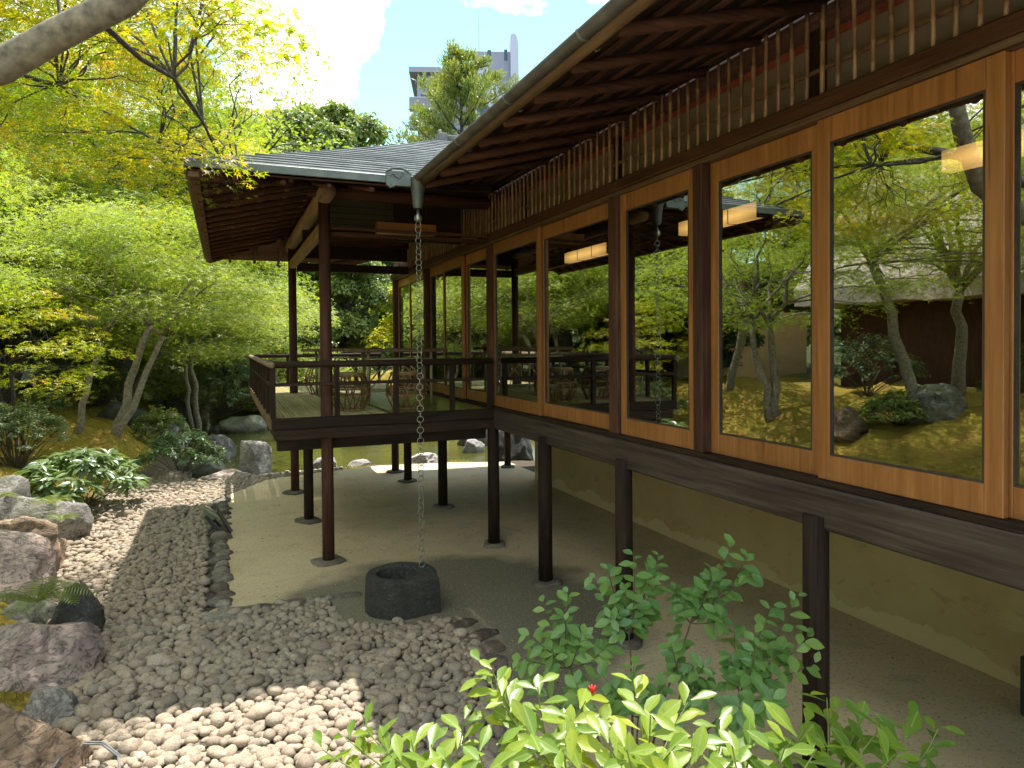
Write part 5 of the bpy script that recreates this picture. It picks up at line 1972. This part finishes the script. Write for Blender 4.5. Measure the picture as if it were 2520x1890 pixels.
# ------------------------------------------------------------------ shrubs, ferns, moss
def shoots_plant(name, label, cat, base, tips, template, size, mat, seed, per=9, stem_mat='twig', n_parts=300, spread=.9, start=.45, stems=3, group=None, stem_r=.006, leafdroop=.25, end_scale=.75, face=(0, 0, 0)):
    face = np.array(face, float)
    rg = random.Random(seed)
    r = np.random.default_rng(seed)
    t = thing(name, label, cat, base, group)
    tm = MB()
    tips = [Vector(q) for q in tips]
    k = max(stems, len(tips) // 7)
    cen = [tips[q] for q in rg.sample(range(len(tips)), k)]
    for _ in range(5):
        mem = [[] for _ in cen]
        for q in tips:
            mem[min(range(k), key=lambda i_: (cen[i_] - q).length)].append(q)
        cen = [sum(m_, Vector()) / len(m_) if m_ else cen[i_] for i_, m_ in enumerate(mem)]
    P, N, H, Z_ = [], [], [], []
    base = Vector(base)
    axes = []
    for c in cen:
        foot = base + Vector((rg.uniform(-.07, .07), rg.uniform(-.07, .07), 0))
        elbow = base.lerp(c, .45) + Vector((rg.uniform(-.06, .06), rg.uniform(-.06, .06), (c.z - base.z) * rg.uniform(.0, .18)))
        end = base.lerp(c, .82)
        axis = [((1 - s_) ** 2) * foot + 2 * s_ * (1 - s_) * elbow + s_ * s_ * end for s_ in np.linspace(0, 1, 7).tolist()]
        axis = [q + Vector((rg.uniform(-1, 1), rg.uniform(-1, 1), 0)) * .008 * (0 < n_ < 6) for n_, q in enumerate(axis)]
        tm.tube(axis, [stem_r * (1.7 - .16 * n_) for n_ in range(7)], 6, False)
        axes.append(axis)
    for tip in tips:
        ax = axes[min(range(k), key=lambda i_: (cen[i_] - tip).length)]
        root = min(ax[2:], key=lambda q: (q - tip).length + .6 * abs((tip - q).z - .12))
        mid = root.lerp(tip, .5) + Vector((rg.uniform(-.03, .03), rg.uniform(-.03, .03), -.02))
        pts = [((1 - s_) ** 2) * root + 2 * s_ * (1 - s_) * mid + s_ * s_ * tip for s_ in np.linspace(0, 1, 6).tolist()]
        tm.tube(pts, [stem_r * (.75 - .1 * n_) for n_ in range(6)], 5, False)
        L = (tip - root).length
        phase = rg.uniform(0, 6.28)
        for j in range(per):
            s = 1 - (1 - start) * ((per - 1 - j) / per) ** 1.15
            p = ((1 - s) ** 2) * root + 2 * s * (1 - s) * mid + s * s * tip
            d = (2 * (1 - s) * (mid - root) + 2 * s * (tip - mid)).normalized()
            a = phase + j * 2.4
            u = d.orthogonal().normalized()
            w = d.cross(u)
            side = u * math.cos(a) + w * math.sin(a)
            out = (side * spread + d * (1.1 if j == per - 1 else .55 + .5 * s)).normalized()
            hv = np.array(out) + r.normal(0, .15, 3)
            P.append(np.array(p) + np.array(out) * .008)
            nrm = np.array(d) * .5 + np.array([0, 0, .8]) - np.array(side) * .1 + face + r.normal(0, .28, 3)
            N.append(nrm)
            H.append(hv)
            Z_.append(size * rg.uniform(.72, 1.15) * (end_scale if j >= per - 2 else 1))
    tm.build('stem', stem_mat, t, True)
    P, N, H, Z_ = np.array(P), np.array(N), np.array(H), np.array(Z_)
    dist_ = np.linalg.norm(P - np.array([0, 0, 2.28]), axis=1)
    leaf_objects(template, P, N, H, Z_, mat, t, n_parts, rank=dist_ / Z_)
    return t


TIPS1 = [[0.21, 1.74, 1.28], [0.27, 1.77, 1.28], [0.32, 1.75, 1.3], [0.41, 1.65, 1.31], [0.43, 1.54, 1.35], [0.53, 1.6, 1.35], [0.59, 1.63, 1.47], [0.6, 1.58, 1.47], [0.6, 1.52, 1.43], [0.68, 1.49, 1.46], [0.59, 1.36, 1.45], [0.68, 1.33, 1.47], [0.76, 1.4, 1.45], [0.69, 1.21, 1.49], [0.84, 1.32, 1.51], [0.79, 1.18, 1.52], [0.77, 1.07, 1.52], [0.95, 1.27, 1.47], [0.91, 1.12, 1.51], [0.87, 1.03, 1.52], [0.98, 1.09, 1.49], [1.0, 1.03, 1.49], [1.07, 1.05, 1.5], [1.28, 1.19, 1.45], [1.06, 1.01, 1.48], [1.31, 1.12, 1.43], [1.3, 1.07, 1.43], [1.45, 1.11, 1.4], [1.56, 1.12, 1.35], [1.29, 1.02, 1.41], [0.48, 1.35, 1.42], [0.6, 1.2, 1.48], [0.69, 1.11, 1.51], [0.78, 1.01, 1.53], [0.43, 1.43, 1.38], [0.34, 1.57, 1.33]]
TIPS1 += [[x + random.uniform(-.08, .08), y + random.uniform(-.08, .06), z - random.uniform(.05, .16)] for x, y, z in TIPS1[8::2]]
shoots_plant('glossy_shrub', 'low shrub with broad glossy yellow green leaves at the edge of the path', 'shrub', (.85, 1.30, gz(.85, 1.30) - .02), TIPS1, T_BROAD, .076, 'leaf_glossy', 91, 9, 'green_stem', 300, .55, .25, 5, None, .005, face=(-.25, -.45, 0))
TIPS2 = [[1.79, 2.81, 1.26], [1.61, 2.88, 1.16], [1.5, 2.93, 1.08], [1.39, 2.97, 1.04], [1.28, 2.91, 0.93], [1.24, 2.92, 0.82], [1.38, 2.86, 0.86], [1.51, 2.81, 0.93], [1.63, 2.76, 1.0], [1.75, 2.82, 1.1], [1.9, 2.76, 1.14], [1.94, 2.64, 1.08], [2.08, 2.58, 1.23], [2.09, 2.47, 1.37], [2.15, 2.44, 1.31], [2.01, 2.61, 1.13], [2.05, 2.48, 1.04], [1.83, 2.57, 0.93], [2.18, 2.32, 1.13], [2.28, 2.28, 1.17], [2.25, 2.18, 1.05], [2.15, 2.22, 1.0], [2.04, 2.27, 0.91], [2.01, 2.39, 0.9], [1.9, 2.43, 0.87], [1.69, 2.41, 0.85], [1.62, 2.55, 0.87], [1.49, 2.6, 0.84], [1.39, 2.64, 0.8], [1.96, 2.08, 0.88], [1.84, 2.13, 0.85], [1.66, 2.21, 0.85], [1.86, 2.78, 1.0], [2.04, 2.27, 1.05], [1.96, 2.85, 1.22], [1.73, 2.94, 1.16]]
TIPS2 += [[x + random.uniform(-.09, .09), y + random.uniform(-.09, .09), z - random.uniform(.03, .20)] for x, y, z in TIPS2[::2]]
shoots_plant('camellia_shrub', 'open shrub with small oval dark green leaves growing before the teahouse posts', 'shrub', (1.55, 2.45, .06), TIPS2, T_CAM, .078, 'leaf_camellia', 92, 12, 'twig', 300, 1.0, .10, 3, None, .0042, face=(-.5, -.65, 0))
fb = MB()
for k in range(5):
    a = 2 * math.pi * k / 5
    fb.tube([(.845, 1.52, 1.395), (.845 + .006 * math.cos(a), 1.52 + .006 * math.sin(a), 1.405), (.845 + .009 * math.cos(a), 1.52 + .009 * math.sin(a), 1.414)], [.003, .0045, .001], 6)
tag(fb.build('flower_bud', 'flower_red', None, True, loc=(.845, 1.52, 1.40)), 'single small red flower among the broad glossy leaves', 'flower')


def mound_tips(cx, cy, z0, rx, ry, h, n, seed):
    rg = random.Random(seed)
    out = []
    for i in range(n):
        a, q = i * 2.4, math.sqrt(rg.uniform(.02, 1))
        out.append((cx + rx * q * math.cos(a), cy + ry * q * math.sin(a), z0 + h * math.sqrt(max(.06, 1 - q * q * .9)) * rg.uniform(.75, 1.05)))
    return out


shoots_plant('lance_leaf_shrub', 'spreading shrub of long pointed pale edged leaves beside the pebbles', 'shrub', (-1.85, 11.0, .05), mound_tips(-1.85, 11.0, .15, .78, .8, .72, 100, 5), T_LANCE, .20, 'leaf_lance', 93, 10, 'twig', 300, 1.2, .55, 5)
shoots_plant('nandina_bush', 'feathery nandina bush between the moss slope and the pebbles', 'bush', (-.72, 13.2, .0), mound_tips(-.72, 13.2, .05, .75, .6, .80, 120, 6), T_LANCE, .10, 'leaf_lance', 94, 16, 'twig', 300, 1.3, .35, 5)
shoots_plant('azalea_bush', 'rounded small leaved azalea bush on the moss bank', 'bush', (-2.95, 12.6, gz(-2.95, 12.6)), mound_tips(-2.95, 12.6, .6, .75, .75, .85, 260, 7), T_OVAL, .06, 'leaf_silver', 95, 16, 'twig', 0, 1.3, .5, 4)
shoots_plant('azalea_bush', 'small grey green bush at the foot of the dark old trunk', 'bush', (-3.6, 17.6, gz(-3.6, 17.6)), mound_tips(-3.6, 17.6, gz(-3.6, 17.6), .5, .5, .7, 140, 8), T_OVAL, .07, 'leaf_silver', 96, 14, 'twig', 0, 1.3, .4, 3)
shoots_plant('silver_bush', 'silvery bush overhanging the pond beside the veranda floor', 'bush', (-.2, 22.6, .1), mound_tips(.35, 22.2, .1, 1.5, 1.2, 1.9, 360, 9), T_OVAL, .10, 'leaf_silver', 97, 16, 'twig', 0, 1.3, .35, 4)
shoots_plant('low_bush', 'dark leafy undergrowth on the bank beneath the leaning stems', 'bush', (-1.35, 17.0, .0), mound_tips(-1.35, 17.0, .1, .6, .8, .9, 120, 10), T_OVAL, .09, 'leaf_mid', 98, 14, 'twig', 0, 1.3, .3, 3)
for i, (x, y, r_, hh, lab) in enumerate(((3.0, 20.6, 1.0, 1.2, 'clipped bush on the far shore behind the wide dark rock'), (-2.7, 20.8, .9, 1.2, 'leafy bush by the dark rock on the moss slope'), (-4.6, 8.0, .6, .55, 'small bush on the moss bank facing the windows'), (-8.2, 11.6, 1.2, 1.5, 'dark hedge bush before the thatched house wall'), (-8.9, 8.2, 1.2, 1.5, 'dark hedge bush beside the thatched house door'), (-8.9, 5.2, 1.1, 1.4, 'dark hedge bush near the thatched house corner'))):
    shoots_plant('low_bush', lab, 'bush', (x, y, gz(x, y)), mound_tips(x, y, gz(x, y), r_, r_, hh, 160, 20 + i), T_OVAL, .10, 'leaf_dark' if i > 2 else 'leaf_mid', 110 + i, 14, 'twig', 0, 1.3, .2, 3)


for i, (x, y) in enumerate(((-.4, 37.0), (-2.2, 37.6), (1.6, 34.6))):
    shoots_plant('low_bush', ('dark bush right at the far end of the pond', 'dark bush where the left bank meets the pond end', 'dark bush on the far bank under the domed maple')[i], 'bush', (x, y, .1), mound_tips(x, y, .1, 1.4, 1.2, 2.2, 220, 40 + i), T_OVAL, .16, 'leaf_dark', 130 + i, 14, 'twig', 0, 1.3, .05, 3)


def fern(label, x, y, z, L, n, seed, mat='fern_green'):
    rg = random.Random(seed)
    t = thing('fern', label, 'fern', (x, y, z), 'ferns among the boulders')
    for k in range(n):
        a = 2 * math.pi * k / n + rg.uniform(-.4, .4)
        l = L * rg.uniform(.7, 1.1)
        m = MB()
        pts = []
        for s in np.linspace(0, 1, 12):
            rr = l * (s * .85)
            zz = z + l * (.75 * s - .72 * s * s)
            pts.append(Vector((x + rr * math.cos(a), y + rr * math.sin(a), zz)))
        m.tube(pts, [.004 * (1.1 - s) for s in np.linspace(0, 1, 12)], 4, False)
        side = Vector((-math.sin(a), math.cos(a), 0))
        for j in range(1, 22):
            s = j / 22
            i0 = min(10, int(s * 11))
            p = pts[i0].lerp(pts[i0 + 1], s * 11 - i0)
            d = (pts[i0 + 1] - pts[i0]).normalized()
            w = l * .26 * math.sin(math.pi * min(1, s * .9 + .12)) ** .8
            for sg in (-1, 1):
                tip = p + side * (sg * w) + d * (w * .35) - Vector((0, 0, .12 * w))
                hw = d * (l * .0075)
                m.add([p - hw, p + hw, (p + tip) / 2 + hw * 1.2, tip, (p + tip) / 2 - hw * 1.2], [(0, 1, 2, 3, 4)])
        m.build('frond', mat, t)


fern('big arching fern spreading over the large pinkish boulder', -1.30, 6.02, .40, .52, 13, 1)
fern('small yellowish fern on the flat grey boulder', -1.82, 9.15, .52, .34, 9, 2)
fern('little fern at the rim of the ledge shaped boulder', -1.62, 8.55, .45, .26, 7, 3)
fern('fern tuft behind the slate grey slab', -2.35, 9.2, .6, .34, 9, 4)
fern('fern on the moss bank facing the windows', -5.6, 11.0, gz(-5.6, 11.0), .6, 12, 5)

# moss: short blades over the bank, dry grass along the shore
def blades(name, label, n, xr, yr, size, mat, seed, test):
    r = np.random.default_rng(seed)
    x, y = r.uniform(*xr, n), r.uniform(*yr, n)
    ok = test(x, y)
    x, y = x[ok], y[ok]
    z = ground_z(x, y) - .015
    N_ = np.stack([r.normal(0, .25, len(x)), r.normal(0, .25, len(x)), np.ones(len(x))], 1)
    a = r.uniform(0, 2 * math.pi, len(x))
    v, f, tt = scatter(T_BLADE, np.stack([x, y, z], 1), N_, np.stack([np.cos(a), np.sin(a), 0 * a], 1), size * r.uniform(.5, 1.3, len(x)))
    o = np_mesh(name, v, f, tt, mat, None, False, 'stuff', loc=(float(x.mean()), float(y.mean()), 0))
    tag(o, label, None)


blades('moss', 'yellow green and rusty moss covering the bank', 190000, (-9.5, -.8), (3.0, 22), .05, 'moss_blade', 5, lambda x, y: (edge_x(y) - x) > .12)
blades('moss', 'fine yellow moss between the boulders beside the gravel', 70000, (-3.6, -.8), (3.4, 10), .026, 'moss_blade', 15, lambda x, y: (edge_x(y) - x) > .05)
blades('shore_grass', 'dry grass along the pond shore under the veranda', 5000, (.9, 4.6), (12.3, 13.3), .09, 'dry_grass', 6, lambda x, y: (vnoise(x * 2.2, y * 2.2, 5) > .52) & (np.abs(y - np.interp(x, SHX, SHY) + .12) < .25))
blades('far_grass', 'green ground cover on the far bank of the pond', 26000, (-2, 12), (15, 30), .12, 'leaf_mid', 7, lambda x, y: (np.interp(x, FARX, FARY) - y < -.1) & (edge_x(y) - x < 0))

r_ = np.random.default_rng(31)
n_ = 420
lx_, ly_ = r_.uniform(.1, 4.6, n_), r_.uniform(1.0, 12.0, n_)
ok_ = in_poly(lx_, ly_, [(x * .98 + .05, y) for x, y in APRON])
lx_, ly_ = lx_[ok_], ly_[ok_]
v, f, tt = scatter(T_OVAL, np.stack([lx_, ly_, np.full(len(lx_), .034)], 1), np.stack([r_.normal(0, .2, len(lx_)), r_.normal(0, .2, len(lx_)), np.ones(len(lx_))], 1), r_.normal(0, 1, (len(lx_), 3)), r_.uniform(.012, .035, len(lx_)))
lit = np_mesh('leaf_litter', v, f, tt, 'twig', None, False, 'stuff', loc=(2.3, 6.0, 0))
tag(lit, 'fallen bits of leaf lying on the paving under the teahouse', None)

# ------------------------------------------------------------------ thatched house and small tiled house, seen in the panes
hs = thing('thatched_house', 'old thatched house with brown walls on the bank across from the windows', 'house', (-13.5, 9.5, 1.0))
rz = R(-14)


def hp(x, y, z):
    """house axes: x along its front, y towards its back"""
    c_, s_ = math.cos(rz), math.sin(rz)
    X_, Y_ = -y, x
    return (-12.2 + X_ * c_ - Y_ * s_, 9.0 + X_ * s_ + Y_ * c_, z)


def hbox(mb, x0, x1, y0, y1, z0, z1):
    mb.add([hp(x0, y0, z0), hp(x0, y1, z0), hp(x1, y1, z0), hp(x1, y0, z0), hp(x0, y0, z1), hp(x0, y1, z1), hp(x1, y1, z1), hp(x1, y0, z1)],
           [(0, 3, 2, 1), (4, 5, 6, 7), (0, 1, 5, 4), (1, 2, 6, 5), (2, 3, 7, 6), (3, 0, 4, 7)])
    return mb


hbox(MB(), -8.5, 6.5, 1.2, 7, .6, 3.5).build('wall', 'red_wood_Z', hs)
for x in (-5.2, -2.6, 0, 2.6, 4.9):
    hbox(MB(), x - .07, x + .07, 1.13, 1.199, .6, 3.5).build('wall_post', 'dark_wood_Z', hs)
hbox(MB(), -2.4, -.2, 1.16, 1.198, 1.2, 3.0).build('sliding_door', 'dark_wood_Z', hs)
th = MB()
n = 26
rows_ = [(0, 0.0, 3.35), (0, -.02, 3.85), (.3, .8, 5.0), (.6, 1.9, 6.4), (1.1, 3.2, 8.0), (1.6, 4.1, 8.8)]
for (ins, dy, z) in rows_:
    for k in range(n + 1):
        x = -9.4 + ins + (16.8 - 2 * ins) * k / n
        w = random.uniform(-.05, .05)
        th.v.append(hp(x, dy + w, z + w))
for (ins, dy, z) in rows_:
    for k in range(n + 1):
        x = -9.4 + ins + (16.8 - 2 * ins) * k / n
        th.v.append(hp(x, 8.2 - dy, z))
m_ = n + 1
R6 = len(rows_)
for half in (0, R6):
    for i in range(R6 - 1):
        for k in range(n):
            a = (half + i) * m_ + k
            th.f.append((a, a + 1, a + m_ + 1, a + m_))
th.f.append(tuple((i * m_) for i in range(R6)) + tuple((R6 + i) * m_ for i in reversed(range(R6))))
th.f.append(tuple((i * m_ + n) for i in reversed(range(R6))) + tuple((R6 + i) * m_ + n for i in range(R6)))
for k in range(n):
    th.f.append((k, R6 * m_ + k, R6 * m_ + k + 1, k + 1))
    th.f.append(((R6 - 1) * m_ + k, (R6 - 1) * m_ + k + 1, (2 * R6 - 1) * m_ + k + 1, (2 * R6 - 1) * m_ + k))
th.build('thatch_roof', 'thatch', hs, False)
sh = thing('tiled_house', 'small plastered house with a grey tiled roof behind the thick trunked tree', 'house', (-11.5, 21.0, 1.0))
MB().box(-14.0, -9.5, 19.2, 23.0, .7, 3.3).build('wall', 'ochre_plaster', sh)
for y in (19.6, 20.8, 22.0):
    MB().box(-9.5, -9.46, y - .05, y + .05, .7, 3.3).build('wall_post', 'dark_wood_Z', sh)
MB().box(-9.5, -9.45, 20.95, 21.85, 1.0, 2.8).build('sliding_door', 'dark_wood_Z', sh)
for i in range(12):
    t0, t1 = i / 12, (i + 1) / 12 + .01
    for sg in (1, -1):
        xa, xb_ = -11.75 + sg * (3.0 - 3.0 * t0), -11.75 + sg * (3.0 - 3.0 * min(t1, 1))
        za, zb_ = 3.3 + 1.6 * t0, 3.3 + 1.6 * min(t1, 1)
        m = MB()
        nn = 17
        for k in range(nn):
            y = 18.7 + (23.5 - 18.7) * k / (nn - 1)
            wv = .035 * (k % 2)
            m.v += [(xa, y, za + .06 + wv), (xb_, y, zb_ + .03 + wv), (xa, y, za - .01), (xb_, y, zb_ - .03)]
        for k in range(nn - 1):
            a = 4 * k
            m.f += [(a, a + 1, a + 5, a + 4), (a + 2, a + 6, a + 7, a + 3), (a, a + 4, a + 6, a + 2), (a + 1, a + 3, a + 7, a + 5)]
        m.build('roof_tile_row', 'ridge_tile', sh)
MB().tube([(-11.75, 18.65, 4.95), (-11.75, 23.55, 4.95)], .13, 10).build('ridge_cap', 'ridge_tile', sh, True)

# ------------------------------------------------------------------ apartment tower
tw = thing('apartment_tower', 'tall pale violet apartment tower with stepped side and curved top behind the conifer', 'apartment tower', (48.2, 142.0, 0))
TC = Vector((48.2, 142.0, -1.6))
ta = R(-18.8)
tr_ = Vector((math.cos(ta), math.sin(ta), 0))
tf_ = Vector((-math.sin(ta), math.cos(ta), 0))


def tp(px_, z, d=0.0):
    """px_: metres to the right of the tower axis"""
    p = TC + tr_ * px_ + tf_ * d
    return (p.x, p.y, z + TC.z)


def tbox(mb, a0, a1, d0, d1, z0, z1):
    return mb.add([tp(a0, z0, d0), tp(a1, z0, d0), tp(a1, z0, d1), tp(a0, z0, d1), tp(a0, z1, d0), tp(a1, z1, d0), tp(a1, z1, d1), tp(a0, z1, d1)],
                  [(0, 3, 2, 1), (4, 5, 6, 7), (0, 1, 5, 4), (1, 2, 6, 5), (2, 3, 7, 6), (3, 0, 4, 7)])


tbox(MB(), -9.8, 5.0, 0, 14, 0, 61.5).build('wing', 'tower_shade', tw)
tbox(MB(), -11.4, 4.0, -1.6, 14.5, 61.5, 62.6).build('roof_slab', 'tower_shade', tw)
for i in range(12):
    z = 56.2 - i * 4.05
    b = tbox(MB(), -11.4, -3.0, -1.7, -.02, z - 2.6, z - .1)
    bo = b.build('balcony', 'tower_parapet', tw)
    tbox(MB(), -11.3, -3.0, -1.68, -1.64, z - .1, z + .05).build('rail', 'tower_pale', bo)
    tbox(MB(), -9.0, -6.4, -.05, -.01, z - .1, z + 1.2).build('window', 'tower_glass', tw)
tbox(MB(), 2.6, 10.2, -.6, 12, 0, 66.5).build('core', 'tower_shade', tw)
wgm = MB()
poly = [(10.21, 0), (11.9, 0), (11.9, 67.6), (11.6, 69.0), (11.2, 69.7), (10.7, 69.8), (10.21, 69.5)]
wgm.add([tp(x, z, -2.2) for x, z in poly] + [tp(x, z, 12.5) for x, z in poly], [tuple(range(7)), tuple(reversed(range(7, 14)))] + [(i, i + 7, (i + 1) % 7 + 7, (i + 1) % 7) for i in range(7)])
wgm.build('fin_wall', 'tower_pale', tw)
st = MB()
poly = [(2.6, 0), (10.2, 0), (10.2, 53.5), (9.0, 57.0), (6.6, 60.6), (4.6, 63.2), (2.6, 63.8)]
st.add([tp(x, z, -2.6) for x, z in poly] + [tp(x, z, -.61) for x, z in poly], [tuple(range(7)), tuple(reversed(range(7, 14)))] + [(i, i + 7, (i + 1) % 7 + 7, (i + 1) % 7) for i in range(7)])
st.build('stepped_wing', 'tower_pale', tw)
for (a, z, w_, hh_) in ((5.3, 64.2, .8, 2.6), (8.9, 64.6, .7, 2.4), (8.8, 54.5, 1.6, 3.4), (8.8, 48.6, 1.6, 3.4), (8.8, 42.8, 1.6, 3.4)):
    tbox(MB(), a, a + w_, -2.68 if z < 60 else -.66, -2.62 if z < 60 else -.61, z, z + hh_).build('window', 'tower_glass', tw)
c_ = Vector(tp(4.4, 53.3, -2.65))
m = MB().tube([c_, c_ - tf_ * .12], 1.25, 20).build('round_window', 'tower_glass', tw)
MB().tube([tp(3.6, 66.5, 4), tp(3.6, 76.5, 4)], [.10, .05], 6).build('antenna', 'tower_parapet', tw)
